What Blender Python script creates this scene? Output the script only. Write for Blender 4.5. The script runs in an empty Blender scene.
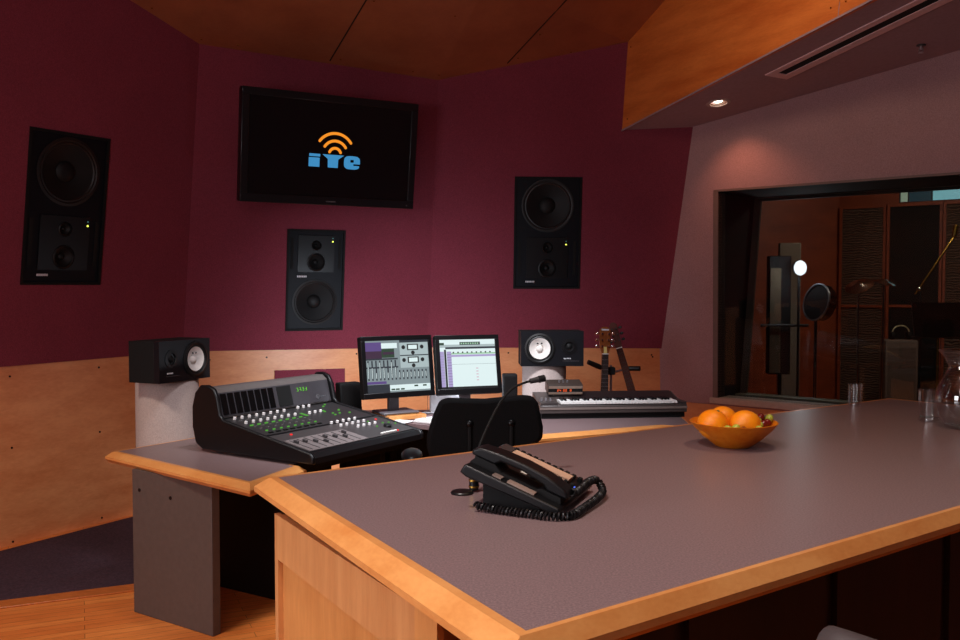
import bpy, bmesh, math, random
from mathutils import Vector as V, Matrix as Mx
random.seed(7)
sc = bpy.context.scene
col = sc.collection
R = math.radians
PI = math.pi

# ------------------------------------------------------------------ camera
FPX, EYE, PITCH = 900.0, 1.55, math.atan(34/900)
cam = bpy.data.cameras.new('camera'); cam_o = bpy.data.objects.new('camera', cam); col.objects.link(cam_o)
cam.sensor_width = 36; cam.lens = 36*FPX/960; cam.clip_start = .05
cam_o.location = (0, 0, EYE); cam_o.rotation_euler = (PI/2-PITCH, 0, 0)
sc.camera = cam_o
CP = V((0, 0, EYE)); FW = V((0, math.cos(PITCH), -math.sin(PITCH))); UP = V((0, math.sin(PITCH), math.cos(PITCH)))
def ray(x, y): return FW + V((1, 0, 0))*((x-480)/FPX) + UP*((320-y)/FPX)
def onz(x, y, z): d = ray(x, y); return CP + d*((z-EYE)/d.z)
def ony(x, y, Y): d = ray(x, y); return CP + d*(Y/d.y)
def onpl(x, y, pl): d = ray(x, y); return CP + d*((pl[0]-CP).dot(pl[1])/d.dot(pl[1]))
def wplane(P, yaw, tilt):
    d = V((math.cos(yaw), math.sin(yaw), 0)); nh = V((math.sin(yaw), -math.cos(yaw), 0))
    up = V((0, 0, 1)) + nh*math.tan(tilt); n = up.cross(d).normalized()
    if n.dot(CP-P) < 0: n = -n
    return (P, n)

# ------------------------------------------------------------------ materials
def lin(c):
    return tuple(((v/255)/12.92 if v/255 <= .04045 else ((v/255+.055)/1.055)**2.4) for v in c)+(1,)
MC = {}
def base_mat(name):
    m = bpy.data.materials.new(name); m.use_nodes = True
    nt = m.node_tree; b = nt.nodes['Principled BSDF']; return m, nt, b
def N(nt, t, **kw):
    n = nt.nodes.new(t)
    for k, v in kw.items(): setattr(n, k, v)
    return n
def texco(nt, scale=(1, 1, 1), rot=(0, 0, 0)):
    tc = N(nt, 'ShaderNodeTexCoord'); mp = N(nt, 'ShaderNodeMapping')
    mp.inputs['Scale'].default_value = scale; mp.inputs['Rotation'].default_value = rot
    nt.links.new(tc.outputs['Object'], mp.inputs['Vector']); return mp.outputs['Vector']
def ramp(nt, fac, stops):
    r = N(nt, 'ShaderNodeValToRGB'); e = r.color_ramp.elements
    while len(e) < len(stops): e.new(.5)
    for i, (p, c) in enumerate(stops): e[i].position = p; e[i].color = c
    nt.links.new(fac, r.inputs['Fac']); return r.outputs['Color']
def noise(nt, vec, scale, detail=4, rough=.6):
    n = N(nt, 'ShaderNodeTexNoise'); n.inputs['Scale'].default_value = scale; n.inputs['Detail'].default_value = detail
    n.inputs['Roughness'].default_value = rough; nt.links.new(vec, n.inputs['Vector']); return n.outputs['Fac']
def bump(nt, b, h, strength=.2, dist=.002):
    bp = N(nt, 'ShaderNodeBump'); bp.inputs['Strength'].default_value = strength; bp.inputs['Distance'].default_value = dist
    nt.links.new(h, bp.inputs['Height']); nt.links.new(bp.outputs['Normal'], b.inputs['Normal'])
def plain(name, c, rough=.5, metal=0, spec=.5, coat=0, var=.08):
    if name in MC: return MC[name]
    m, nt, b = base_mat(name); c = lin(c)
    vec = texco(nt); f = noise(nt, vec, 35)
    lo = tuple(x*(1-var) for x in c[:3])+(1,); hi = tuple(min(1, x*(1+var)) for x in c[:3])+(1,)
    nt.links.new(ramp(nt, f, [(.3, lo), (.7, hi)]), b.inputs['Base Color'])
    b.inputs['Roughness'].default_value = rough; b.inputs['Metallic'].default_value = metal
    b.inputs['Specular IOR Level'].default_value = spec; b.inputs['Coat Weight'].default_value = coat
    MC[name] = m; return m
def emit(name, c, s):
    if name in MC: return MC[name]
    m, nt, b = base_mat(name)
    b.inputs['Base Color'].default_value = (.01, .01, .01, 1); b.inputs['Roughness'].default_value = .4
    b.inputs['Emission Color'].default_value = lin(c); b.inputs['Emission Strength'].default_value = s
    MC[name] = m; return m
def wood(name, c1, c2, scale=(1, 1, 1), rot=(0, 0, 0), rough=.38, fine=1.0):
    if name in MC: return MC[name]
    m, nt, b = base_mat(name); vec = texco(nt, scale, rot)
    g = noise(nt, vec, 3.0*fine, 6, .62); g2 = noise(nt, vec, 40*fine, 2, .5)
    mix = N(nt, 'ShaderNodeMath', operation='MULTIPLY_ADD'); nt.links.new(g2, mix.inputs[0]); mix.inputs[1].default_value = .25; nt.links.new(g, mix.inputs[2])
    nt.links.new(ramp(nt, mix.outputs[0], [(.38, lin(c2)), (.78, lin(c1))]), b.inputs['Base Color'])
    b.inputs['Roughness'].default_value = rough; bump(nt, b, g2, .05, .001)
    MC[name] = m; return m
def fabric(name, c, dark=.72, scale=160, rough=.95, strength=.35):
    if name in MC: return MC[name]
    m, nt, b = base_mat(name); vec = texco(nt); c = lin(c)
    f = noise(nt, vec, scale, 2, .6); f2 = noise(nt, vec, 2.0, 3, .5)
    a = N(nt, 'ShaderNodeMath', operation='MULTIPLY_ADD'); nt.links.new(f2, a.inputs[0]); a.inputs[1].default_value = .3; nt.links.new(f, a.inputs[2])
    nt.links.new(ramp(nt, a.outputs[0], [(.42, tuple(x*dark for x in c[:3])+(1,)), (.85, tuple(min(1, x*1.18) for x in c[:3])+(1,))]), b.inputs['Base Color'])
    b.inputs['Roughness'].default_value = rough; b.inputs['Specular IOR Level'].default_value = .15
    bump(nt, b, f, strength, .002); MC[name] = m; return m

M_RED = fabric('red fabric', (130, 56, 70))
M_GREYF = fabric('grey wall fabric', (166, 132, 134), .8)
M_PILLAR = fabric('pillar fabric', (178, 162, 156), .86, 200)
M_MAPLE = wood('maple panel', (234, 162, 108), (206, 124, 74), (.7, .7, 2.2), rough=.42)
M_CEILW = wood('ceiling plywood', (164, 98, 64), (142, 80, 52), (1, 1, 1), rough=.45)
M_FASC = wood('fascia plywood', (222, 128, 60), (190, 96, 40), (.6, .6, 3.5), (0, .45, 0), rough=.4)
M_EDGE = wood('counter edge wood', (226, 158, 92), (204, 126, 62), (2, 2, 5), (0, 0, R(35)), rough=.3)
M_PANELW = wood('counter panel wood', (216, 152, 88), (192, 126, 66), (4, 4, .6), rough=.4)
M_RAILW = wood('counter rail wood', (216, 156, 98), (196, 134, 80), (9, 9, 1.0), rough=.4)
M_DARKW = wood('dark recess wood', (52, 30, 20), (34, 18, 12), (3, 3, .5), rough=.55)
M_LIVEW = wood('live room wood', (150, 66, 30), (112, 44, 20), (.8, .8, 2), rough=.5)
M_BLACK = plain('black plastic', (15, 15, 17), .38, 0, .32)
M_BLACKM = plain('black matte', (11, 11, 12), .75, 0, .3)
M_BAFFLE = plain('speaker baffle', (12, 14, 20), .42, 0, .35)
M_BAFM = plain('main speaker baffle', (8, 10, 17), .55, 0, .2)
M_CONE = plain('woofer cone', (13, 13, 14), .6, 0, .3)
M_RUBBER = plain('rubber', (9, 9, 10), .5)
M_WCONE = plain('white paper cone', (232, 226, 220), .85)
M_GREYP = plain('grey plastic', (92, 88, 92), .45)
M_DGREY = plain('dark grey plastic', (50, 48, 50), .45)
M_SILV = plain('silver', (190, 190, 196), .3, .9)
M_CHROME = plain('chrome', (225, 225, 230), .08, 1)
M_WHITEP = plain('white plastic', (236, 234, 230), .4)
M_PAPER = plain('paper', (240, 240, 242), .8)
M_DESKP = plain('desk grey panel', (86, 73, 68), .6)
M_BRASS = plain('brass', (190, 150, 70), .25, 1)
M_SCREW = plain('dark screw', (40, 26, 20), .4, .6)
M_SEAM = plain('dark panel seam', (30, 14, 8), .9)  # dark tone of the grooves between ceiling boards
M_SOFF = plain('soffit paint', (158, 134, 142), .85)
M_BLACKV = plain('vent black', (4, 4, 4), .9)
M_LEATH = plain('grey leather', (72, 64, 64), .5)
M_CARP = fabric('carpet', (70, 52, 62), .55, 90, 1, .8)
M_MESH = fabric('chair mesh', (16, 16, 17), .6, 220, .8, .4)
M_LAM = None
def lam():
    m, nt, b = base_mat('grey laminate'); vec = texco(nt)
    f = noise(nt, vec, 260, 2, .7); f2 = noise(nt, vec, 3, 2, .5)
    nt.links.new(ramp(nt, f, [(.3, lin((106, 87, 88))), (.5, lin((128, 106, 107))), (.72, lin((152, 128, 127)))]), b.inputs['Base Color'])
    b.inputs['Roughness'].default_value = .33; b.inputs['Specular IOR Level'].default_value = .45; return m
M_LAM = lam()
def floorm():
    m, nt, b = base_mat('oak strip floor'); vec = texco(nt, (1, 1, 1), (0, 0, R(-24)))
    br = N(nt, 'ShaderNodeTexBrick'); br.inputs['Scale'].default_value = 1; br.inputs['Brick Width'].default_value = 1.1
    br.inputs['Row Height'].default_value = .057; br.inputs['Mortar Size'].default_value = .0012; br.offset = .37
    br.inputs['Color1'].default_value = lin((240, 146, 72)); br.inputs['Color2'].default_value = lin((220, 122, 56)); br.inputs['Mortar'].default_value = lin((92, 44, 18))
    nt.links.new(vec, br.inputs['Vector'])
    mp = N(nt, 'ShaderNodeMapping'); mp.inputs['Scale'].default_value = (2, 22, 2); nt.links.new(vec, mp.inputs['Vector'])
    g = noise(nt, mp.outputs['Vector'], 3, 5); mx = N(nt, 'ShaderNodeMixRGB', blend_type='MULTIPLY'); mx.inputs[0].default_value = .6
    nt.links.new(br.outputs['Color'], mx.inputs[1]); nt.links.new(ramp(nt, g, [(.3, (.5, .45, .4, 1)), (.65, (1, 1, 1, 1))]), mx.inputs[2])
    nt.links.new(mx.outputs[0], b.inputs['Base Color']); b.inputs['Roughness'].default_value = .32; return m
M_FLOOR = floorm()
def diffuser():
    m, nt, b = base_mat('rippled diffuser'); vec = texco(nt, (1, 1, 1))
    w = N(nt, 'ShaderNodeTexWave', bands_direction='Z'); w.inputs['Scale'].default_value = 11; w.inputs['Distortion'].default_value = 7
    w.inputs['Detail'].default_value = 2; w.inputs['Detail Scale'].default_value = 1.2; nt.links.new(vec, w.inputs['Vector'])
    nt.links.new(ramp(nt, w.outputs['Fac'], [(.2, lin((56, 40, 32))), (.8, lin((104, 78, 64)))]), b.inputs['Base Color'])
    b.inputs['Roughness'].default_value = .8; bump(nt, b, w.outputs['Fac'], .8, .02); return m
M_DIFF = diffuser()
def facing(nt, f0):     # reflectance of a clear sheet: f0 face on, rising towards grazing view (either side)
    lw = N(nt, 'ShaderNodeLayerWeight'); lw.inputs['Blend'].default_value = .5
    p = N(nt, 'ShaderNodeMath', operation='POWER'); nt.links.new(lw.outputs['Facing'], p.inputs[0]); p.inputs[1].default_value = 4.5
    m = N(nt, 'ShaderNodeMath', operation='MULTIPLY_ADD'); nt.links.new(p.outputs[0], m.inputs[0]); m.inputs[1].default_value = .6; m.inputs[2].default_value = f0
    return m.outputs[0]
def pane():
    m = bpy.data.materials.new('window glass'); m.use_nodes = True; nt = m.node_tree; nt.nodes.clear()
    o = N(nt, 'ShaderNodeOutputMaterial'); t = N(nt, 'ShaderNodeBsdfTransparent'); g = N(nt, 'ShaderNodeBsdfGlossy')
    t.inputs[0].default_value = (.82, .84, .84, 1); g.inputs['Roughness'].default_value = .02
    fr = facing(nt, .025); mx = N(nt, 'ShaderNodeMixShader')
    nt.links.new(fr, mx.inputs[0]); nt.links.new(t.outputs[0], mx.inputs[1]); nt.links.new(g.outputs[0], mx.inputs[2]); nt.links.new(mx.outputs[0], o.inputs[0]); return m
M_PANE = pane()
def glassm(name, c, ior=1.45, rough=0):
    m, nt, b = base_mat(name); b.inputs['Base Color'].default_value = c; b.inputs['Transmission Weight'].default_value = 1
    b.inputs['IOR'].default_value = ior; b.inputs['Roughness'].default_value = rough; return m
def thin(name, tint, ior, gloss=(1, 1, 1, 1)):
    m = bpy.data.materials.new(name); m.use_nodes = True; nt = m.node_tree; nt.nodes.clear()
    o = N(nt, 'ShaderNodeOutputMaterial'); t = N(nt, 'ShaderNodeBsdfTransparent'); g = N(nt, 'ShaderNodeBsdfGlossy')
    t.inputs[0].default_value = tint; g.inputs['Roughness'].default_value = .03; g.inputs[0].default_value = gloss
    fr = facing(nt, ((ior-1)/(ior+1))**2+.02); mx = N(nt, 'ShaderNodeMixShader')
    nt.links.new(fr, mx.inputs[0]); nt.links.new(t.outputs[0], mx.inputs[1]); nt.links.new(g.outputs[0], mx.inputs[2]); nt.links.new(mx.outputs[0], o.inputs[0]); return m
M_GLASS = thin('clear glass', (.95, .96, .96, 1), 1.6); M_WATER = thin('water', (.93, .93, .94, 1), 1.33)
M_GBASE = glassm('thick glass', (1, 1, 1, 1))
def bowlm():
    m, nt, b = base_mat('frosted amber glass')
    vec = texco(nt); f = noise(nt, vec, 60, 2)
    nt.links.new(ramp(nt, f, [(.3, lin((240, 128, 16))), (.7, lin((252, 152, 36)))]), b.inputs['Base Color'])
    b.inputs['Transmission Weight'].default_value = .3; b.inputs['Subsurface Weight'].default_value = .3; b.inputs['Subsurface Radius'].default_value = (.03, .015, .004); b.inputs['Roughness'].default_value = .4; b.inputs['IOR'].default_value = 1.3; return m
M_BOWL = bowlm()
def orangem():
    m, nt, b = base_mat('orange peel'); vec = texco(nt); f = noise(nt, vec, 220, 2); f2 = noise(nt, vec, 12, 3)
    nt.links.new(ramp(nt, f2, [(.3, lin((250, 132, 4))), (.7, lin((255, 158, 18)))]), b.inputs['Base Color'])
    b.inputs['Roughness'].default_value = .42; b.inputs['Subsurface Weight'].default_value = .1; b.inputs['Subsurface Radius'].default_value = (.02, .01, .004)
    bump(nt, b, f, .4, .002); return m
M_ORANGE = orangem()
M_GRG = plain('green grape', (176, 186, 70), .25, 0, .5, 0, .2)
M_GRR = plain('red grape', (120, 30, 28), .25, 0, .5, 0, .3)
M_STEM = plain('stem green', (70, 80, 30), .6)

# ------------------------------------------------------------------ mesh builder
class MB:
    def __init__(s): s.bm = bmesh.new(); s.mi = 0
    def _tag(s, n0):
        s.bm.faces.ensure_lookup_table()
        for f in s.bm.faces[n0:]: f.material_index = s.mi
    def _tagv(s, ret):
        for f in {f for v in ret['verts'] for f in v.link_faces}: f.material_index = s.mi
    def box(s, c, sz, rot=None):
        m = Mx.Translation(V(c)) @ (rot.to_4x4() if rot else Mx.Identity(4)) @ Mx.Diagonal((sz[0], sz[1], sz[2], 1))
        s._tagv(bmesh.ops.create_cube(s.bm, size=1, matrix=m)); return s
    def span(s, a, b):
        return s.box([(p+q)/2 for p, q in zip(a, b)], [abs(q-p) for p, q in zip(a, b)])
    def cyl(s, a, b, r, r2=None, seg=24, caps=True):
        a, b = V(a), V(b); d = b-a
        q = V((0, 0, 1)).rotation_difference(d.normalized()).to_matrix().to_4x4()
        s._tagv(bmesh.ops.create_cone(s.bm, cap_ends=caps, segments=seg, radius1=r, radius2=r if r2 is None else r2, depth=d.length, matrix=Mx.Translation((a+b)/2) @ q)); return s
    def ball(s, c, r, seg=20, scale=(1, 1, 1), rot=None):
        m = Mx.Translation(V(c)) @ (rot.to_4x4() if rot else Mx.Identity(4)) @ Mx.Diagonal((*scale, 1))
        s._tagv(bmesh.ops.create_uvsphere(s.bm, u_segments=seg, v_segments=max(8, seg//2), radius=r, matrix=m)); return s
    def poly(s, pts):
        f = s.bm.faces.new([s.bm.verts.new(V(p)) for p in pts]); f.material_index = s.mi; return s
    def prism(s, pts, off):
        # extrude a planar loop along an offset vector
        off = V(off); n0 = len(s.bm.faces)
        a = [s.bm.verts.new(V(p)) for p in pts]; b = [s.bm.verts.new(V(p)+off) for p in pts]
        s.bm.faces.new(a); s.bm.faces.new(list(reversed(b))); k = len(a)
        for i in range(k): s.bm.faces.new([a[i], b[i], b[(i+1) % k], a[(i+1) % k]])
        s._tag(n0); return s
    def lathe(s, prof, M=None, seg=32, sx=1, sy=1):
        # prof: (r, z) pairs, turned about Z, then placed by M
        M = M or Mx.Identity(4); n0 = len(s.bm.faces); rings = []
        for r, z in prof:
            if r < 1e-6: rings.append([s.bm.verts.new(M @ V((0, 0, z)))])
            else: rings.append([s.bm.verts.new(M @ V((r*sx*math.cos(2*PI*i/seg), r*sy*math.sin(2*PI*i/seg), z))) for i in range(seg)])
        for A, B in zip(rings, rings[1:]):
            for i in range(seg):
                j = (i+1) % seg
                if len(A) == 1 and len(B) == 1: break
                if len(A) == 1: s.bm.faces.new([A[0], B[i], B[j]])
                elif len(B) == 1: s.bm.faces.new([A[i], B[0], A[j]])
                else: s.bm.faces.new([A[i], B[i], B[j], A[j]])
        s._tag(n0); return s
    def tube(s, pts, r, seg=10, closed=False):
        pts = [V(p) for p in pts]; n0 = len(s.bm.faces); rings = []; n = len(pts); prev = None
        for i, p in enumerate(pts):
            a = pts[i-1] if i else (pts[-1] if closed else p); b = pts[i+1] if i < n-1 else (pts[0] if closed else p)
            t = (b-a).normalized()
            x = prev - t*prev.dot(t) if prev else t.orthogonal()
            if x.length < 1e-6: x = t.orthogonal()
            x.normalize(); prev = x; y = t.cross(x); rr = r[i] if isinstance(r, (list, tuple)) else r
            rings.append([s.bm.verts.new(p+(x*math.cos(2*PI*k/seg)+y*math.sin(2*PI*k/seg))*rr) for k in range(seg)])
        prs = list(zip(rings, rings[1:]))+([(rings[-1], rings[0])] if closed else [])
        for A, B in prs:
            for k in range(seg): s.bm.faces.new([A[k], A[(k+1) % seg], B[(k+1) % seg], B[k]])
        if not closed: s.bm.faces.new(list(reversed(rings[0]))); s.bm.faces.new(rings[-1])
        s._tag(n0); return s
    def plate(s, w, h, holes, y0, y1, seg=40, off=(0, 0)):
        # a board in the XZ plane, from y0 (front) to y1, with round holes (cx, cz, r)
        n0 = len(s.bm.faces); loops = [[(off[0]-w/2, off[1]-h/2), (off[0]+w/2, off[1]-h/2), (off[0]+w/2, off[1]+h/2), (off[0]-w/2, off[1]+h/2)]]
        for cx, cz, r in holes: loops.append([(cx+r*math.cos(2*PI*i/seg), cz+r*math.sin(2*PI*i/seg)) for i in range(seg)])
        edges = []; front = []
        for L in loops:
            vs = [s.bm.verts.new((x, y0, z)) for x, z in L]; front.append(vs)
            edges += [s.bm.edges.new((vs[i], vs[(i+1) % len(vs)])) for i in range(len(vs))]
        bmesh.ops.triangle_fill(s.bm, edges=edges, use_beauty=True, use_dissolve=False)
        for vs in front:
            bk = [s.bm.verts.new((v.co.x, y1, v.co.z)) for v in vs]
            for i in range(len(vs)): j = (i+1) % len(vs); s.bm.faces.new([vs[i], vs[j], bk[j], bk[i]])
        s._tag(n0); return s
    def sheet(s, outer, holes, back, hole_depth=None):
        # a flat board with openings: outer loop and hole loops are coplanar, 'back' is the thickness vector
        back = V(back); n0 = len(s.bm.faces); edges = []; loops = []
        for L_ in [outer]+holes:
            vs = [s.bm.verts.new(V(p)) for p in L_]; loops.append(vs)
            edges += [s.bm.edges.new((vs[i], vs[(i+1) % len(vs)])) for i in range(len(vs))]
        bmesh.ops.triangle_fill(s.bm, edges=edges, use_beauty=True, use_dissolve=False)
        for vs in loops:
            bk_ = [s.bm.verts.new(v.co+back) for v in vs]
            for i in range(len(vs)): j = (i+1) % len(vs); s.bm.faces.new([vs[i], vs[j], bk_[j], bk_[i]])
        s._tag(n0); return s
    def build(s, name, mats, parent=None, bevel=0, smooth=None, loc=None, rot=None, seg=2):
        if not isinstance(mats, (list, tuple)): mats = [mats]
        bmesh.ops.recalc_face_normals(s.bm, faces=s.bm.faces[:])
        me = bpy.data.meshes.new(name); s.bm.to_mesh(me); s.bm.free()
        for m in mats: me.materials.append(m)
        o = bpy.data.objects.new(name, me); col.objects.link(o)
        if parent: o.parent = parent
        if loc is not None: o.location = loc
        if rot is not None: o.rotation_euler = rot
        if bevel:
            b = o.modifiers.new('bevel', 'BEVEL'); b.width = bevel; b.segments = seg; b.limit_method = 'ANGLE'; b.angle_limit = R(40)
        if smooth or bevel:
            for p in me.polygons: p.use_smooth = True
            try: me.set_sharp_from_angle(angle=R(smooth if isinstance(smooth, (int, float)) and smooth > 1 else 42))
            except Exception: pass
        return o
def tag(o, label, cat, group=None, kind=None):
    o['label'] = label; o['category'] = cat
    if group: o['group'] = group
    if kind: o['kind'] = kind
    return o
def thing(name, label, cat, loc=(0, 0, 0), rot=(0, 0, 0), group=None):
    o = bpy.data.objects.new(name, None); col.objects.link(o); o.location = loc; o.rotation_euler = rot; o.empty_display_size = .05
    return tag(o, label, cat, group)
def struct(o): o['kind'] = 'structure'; return o
def copy_part(src, parent, loc=None, rot=None):
    c = src.copy(); col.objects.link(c); c.parent = parent
    if loc is not None: c.location = loc
    if rot is not None: c.rotation_euler = rot
    return c
def copy_tree(o, parent=None):
    c = o.copy(); col.objects.link(c); c.parent = parent
    for ch in list(o.children): copy_tree(ch, c)
    return c
RX90 = Mx.Rotation(R(90), 4, 'X')    # turns +Z to -Y (towards the front of a thing)
def front(x, z, y=0): return Mx.Translation((x, y, z)) @ RX90

# ------------------------------------------------------------------ walls
Z0 = 1.07
C1 = onz(183, 352, 1.08); C1.z = Z0
YL, YC, YR = R(58), R(25), R(4)
def dirv(a): return V((math.cos(a), math.sin(a), 0))
def colhit(P, yaw, x):
    d = dirv(yaw); lo, hi = -6.0, 6.0
    for _ in range(70):
        m = (lo+hi)/2; q = P+d*m-CP
        if 480+FPX*q.x/q.dot(FW) < x: lo = m
        else: hi = m
    return P+d*lo
C2 = colhit(C1, YC, 428); C3 = colhit(C2, YR, 661.5)
PL, PC, PR = wplane(C1, YL, R(8)), wplane(C1, YC, R(7.5)), wplane(C2, YR, R(7))
VL, VC, VR = wplane(C1, YL, 0), wplane(C1, YC, 0), wplane(C2, YR, 0)
T1 = onpl(199.5, 44, PC); T2 = onpl(438, 80, PC); FT = onpl(628, 42, PR); S0 = onpl(622, 130, PR); T3 = onpl(693, 127, PR)
L0 = onpl(0, 367, VL); LT = onpl(130, 0, PL)
W1 = onpl(183, 351.5, VC); W2 = onpl(428, 347.3, VC); W3 = onpl(661.5, 348.4, VR)
dL = dirv(YL)
LX = L0-dL*5.2                       # the left wall runs on past the frame, towards the camera
CH = 3.47
def flr(p): return V((p.x, p.y, 0))
def nrm(pl): return pl[1].copy()
back_off = .12
SPK = {'L': ((66.5, 209.5), PL, YL, R(8), .53, .925), 'C': ((315.5, 280.5), PC, YC, R(7.5), .44, .76), 'R': ((547.5, 233.3), PR, YR, R(7), .535, .885)}
def spk_hole(k):
    (x, y), pl, yaw, tilt, w, h = SPK[k]; c = onpl(x, y, pl); r_ = dirv(yaw); n_ = V((math.sin(yaw), -math.cos(yaw), 0)); u = V((0, 0, 1))*math.cos(tilt)+n_*math.sin(tilt)
    w -= .012; h -= .012
    return [c-r_*w/2-u*h/2, c+r_*w/2-u*h/2, c+r_*w/2+u*h/2, c-r_*w/2+u*h/2]
# left wall
wl = thing('wall_left', 'dark red fabric side wall over a maple wainscot', 'wall'); struct(wl)
tl_far = LT + (LT-T1).normalized()*5.0; tl_far.z = CH+.02
def on_left(p): # push a point onto the leaning left plane, keeping it level
    nh = V((math.sin(YL), -math.cos(YL), 0)); k = (PL[0]-p).dot(PL[1])/nh.dot(PL[1]); return p+nh*k
lxb = V((LX.x, LX.y, L0.z)); lxt = on_left(V((LX.x, LX.y, CH+.02)))
lt2 = on_left(LT + (LT-T1)*.35); lt2.z = min(lt2.z, CH+.02); lt2 = on_left(lt2)
b = MB(); b.sheet([W1, T1, LT, lt2, lxt, lxb, L0], [spk_hole('L')], -PL[1]*.1); fab = b.build('fabric_panel', M_RED, wl)
b = MB(); b.prism([W1-VL[1]*.012, flr(W1)-VL[1]*.012, flr(LX)-VL[1]*.012, lxb-VL[1]*.012], -VL[1]*.08); wain = b.build('wainscot_panel', M_MAPLE, wl)
def screws(par, pix, pl, m=M_SCREW, r=.007, off=.012, name='screw'):
    for i, (x, y) in enumerate(pix):
        p = onpl(x, y, pl)-pl[1]*off; MB().cyl(p, p+pl[1]*.003, r, r*.8, 10).build(name, m, par)
screws(wain, [(11, 376.5), (100, 367.5), (13, 448), (101, 432), (14, 542), (103, 518)], VL)
# centre wall
wc = thing('wall_back', 'red fabric wall behind the screens above a pale maple wainscot', 'wall'); struct(wc)
b = MB(); b.sheet([W1, W2, T2, T1], [spk_hole('C')], -PC[1]*.1); b.build('fabric_panel', M_RED, wc)
b = MB(); b.prism([W1-VC[1]*.012, W2-VC[1]*.012, flr(W2)-VC[1]*.012, flr(W1)-VC[1]*.012], -VC[1]*.08); wainc = b.build('wainscot_panel', M_MAPLE, wc)
screws(wainc, [(267, 357.5), (357, 354), (210, 360)], VC)
q = [onpl(x, y, VC)-VC[1]*.012 for x, y in [(275, 370.5), (345, 368.5), (345, 402), (275, 404)]]
b = MB(); b.prism(q, VC[1]*.011); o = b.build('fabric_inset', M_RED, wc); o['label'] = 'small rectangular red fabric panel in the wood'
# right wall
wr = thing('wall_right', 'red fabric wall above an orange maple wainscot behind the guitars', 'wall'); struct(wr)
b = MB(); b.sheet([W2, W3, T3, S0, FT, T2], [spk_hole('R')], -PR[1]*.1); b.build('fabric_panel', M_RED, wr)
b = MB(); b.prism([W2-VR[1]*.012, W3-VR[1]*.012, flr(W3)-VR[1]*.012, flr(W2)-VR[1]*.012], -VR[1]*.08); wainr = b.build('wainscot_panel', M_MAPLE, wr)
screws(wainr, [(508.5, 353), (652, 355), (653, 357)], VR)

# window wall (grey fabric), slightly leaning
AW = R(40); wd = V((math.cos(AW), -math.sin(AW), 0))
wn = wd.cross(T3-C3).normalized()
if wn.dot(CP-C3) < 0: wn = -wn
PWN = (C3, wn); inn = V((math.sin(AW), math.cos(AW), 0))      # inn: horizontal, into the live room
lean = (wd.cross(wn)); lean = lean/lean.z
def PW(s, z): return C3 + wd*s + lean*(z-C3.z)
def sz_of(x, y): p = onpl(x, y, PWN); return ((p-C3-lean*(p.z-C3.z)).dot(wd), p.z)
sL, zT = sz_of(714.5, 190.5); _, zB = sz_of(711, 399.5); zWood = sz_of(700, 403.2)[1]
sR = sL+2.75; sEnd = sL+4.2
srx, srz = sz_of(960, 50)
SR = PW(srx, srz)
sn = (T3-S0).cross(SR-S0).normalized()
if sn.z > 0: sn = -sn
PS = (S0, sn)
def on_soffit_line(s):   # top of window wall at s
    p0 = PW(s, 0); d = lean; k = (S0-p0).dot(sn)/d.dot(sn); return p0+d*k
ww = thing('wall_window', 'grey fabric wall around the control room window', 'wall'); struct(ww)
b = MB(); TH = -wn*.12
b.prism([PW(-.02, zWood), PW(sL, zWood), PW(sL, on_soffit_line(sL).z), on_soffit_line(-.02+.0)], TH)
b.prism([PW(sL, zT), PW(sR, zT), on_soffit_line(sR), on_soffit_line(sL)], TH)
b.prism([PW(sL, zWood), PW(sR, zWood), PW(sR, zB), PW(sL, zB)], TH)
b.prism([PW(sR, zWood), PW(sEnd, zWood), on_soffit_line(sEnd), on_soffit_line(sR)], TH)
b.build('fabric_panel', M_GREYF, ww)
b = MB(); b.prism([PW(0, zWood-.004)-wn*.01, PW(sEnd, zWood-.004)-wn*.01, PW(sEnd, 0)-wn*.01, PW(0, 0)-wn*.01], -wn*.1); b.build('wainscot_panel', M_MAPLE, ww)

# soffit and its wooden fascia
FB = onpl(870, 0, PS)
fdir = (FB-S0)
fn = (FT-S0).cross(FB-S0).normalized()
if fn.dot(CP-S0) < 0: fn = -fn
PF = (S0, fn)
S9 = S0+fdir*1.9; Se = on_soffit_line(sEnd)
def on_soff(p): k = (S0-p).dot(sn)/V((0, 0, 1)).dot(sn); return V((p.x, p.y, p.z+k))
lamp_c = onpl(718.5, 103, PS); la1 = sn.orthogonal().normalized(); la2 = sn.cross(la1)
b = MB(); b.sheet([S0, T3, Se, on_soff(V((S9.x+.4, S9.y-1.0, 3))), S9], [[lamp_c+(la1*math.cos(k*PI/16)+la2*math.sin(k*PI/16))*.064 for k in range(32)]], V((0, 0, .08))); sof = b.build('soffit', M_SOFF); struct(sof)
SA = onpl(838, 17.5, PF)
F2 = onpl(665, 0, PF); ftop = FT+(F2-FT)*1.0
def up_f(p, z): d = (FT-S0); return p+d*((z-p.z)/d.z)
f_end = S0+fdir*1.9
seam_t = up_f(SA, CH+.05)
b = MB(); b.prism([S0, SA-fdir.normalized()*.003, up_f(SA-fdir.normalized()*.003, CH+.6), up_f(S0, FT.z+.5)], -fn*.04)
b.prism([SA+fdir.normalized()*.003, f_end, up_f(f_end, CH+.6), up_f(SA+fdir.normalized()*.003, CH+.6)], -fn*.04)
fas = b.build('fascia_panel', M_FASC, sof)
b = MB(); b.prism([S0-V((0, 0, .012)), f_end-V((0, 0, .012)), f_end+V((0, 0, .0)), S0], fn*.008); b.build('edge_bead', M_SOFF, sof)
screws(sof, [(631, 47), (627.5, 119), (846, 1.5), (831, 8)], PF, M_BRASS, .006, -.001)

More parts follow.
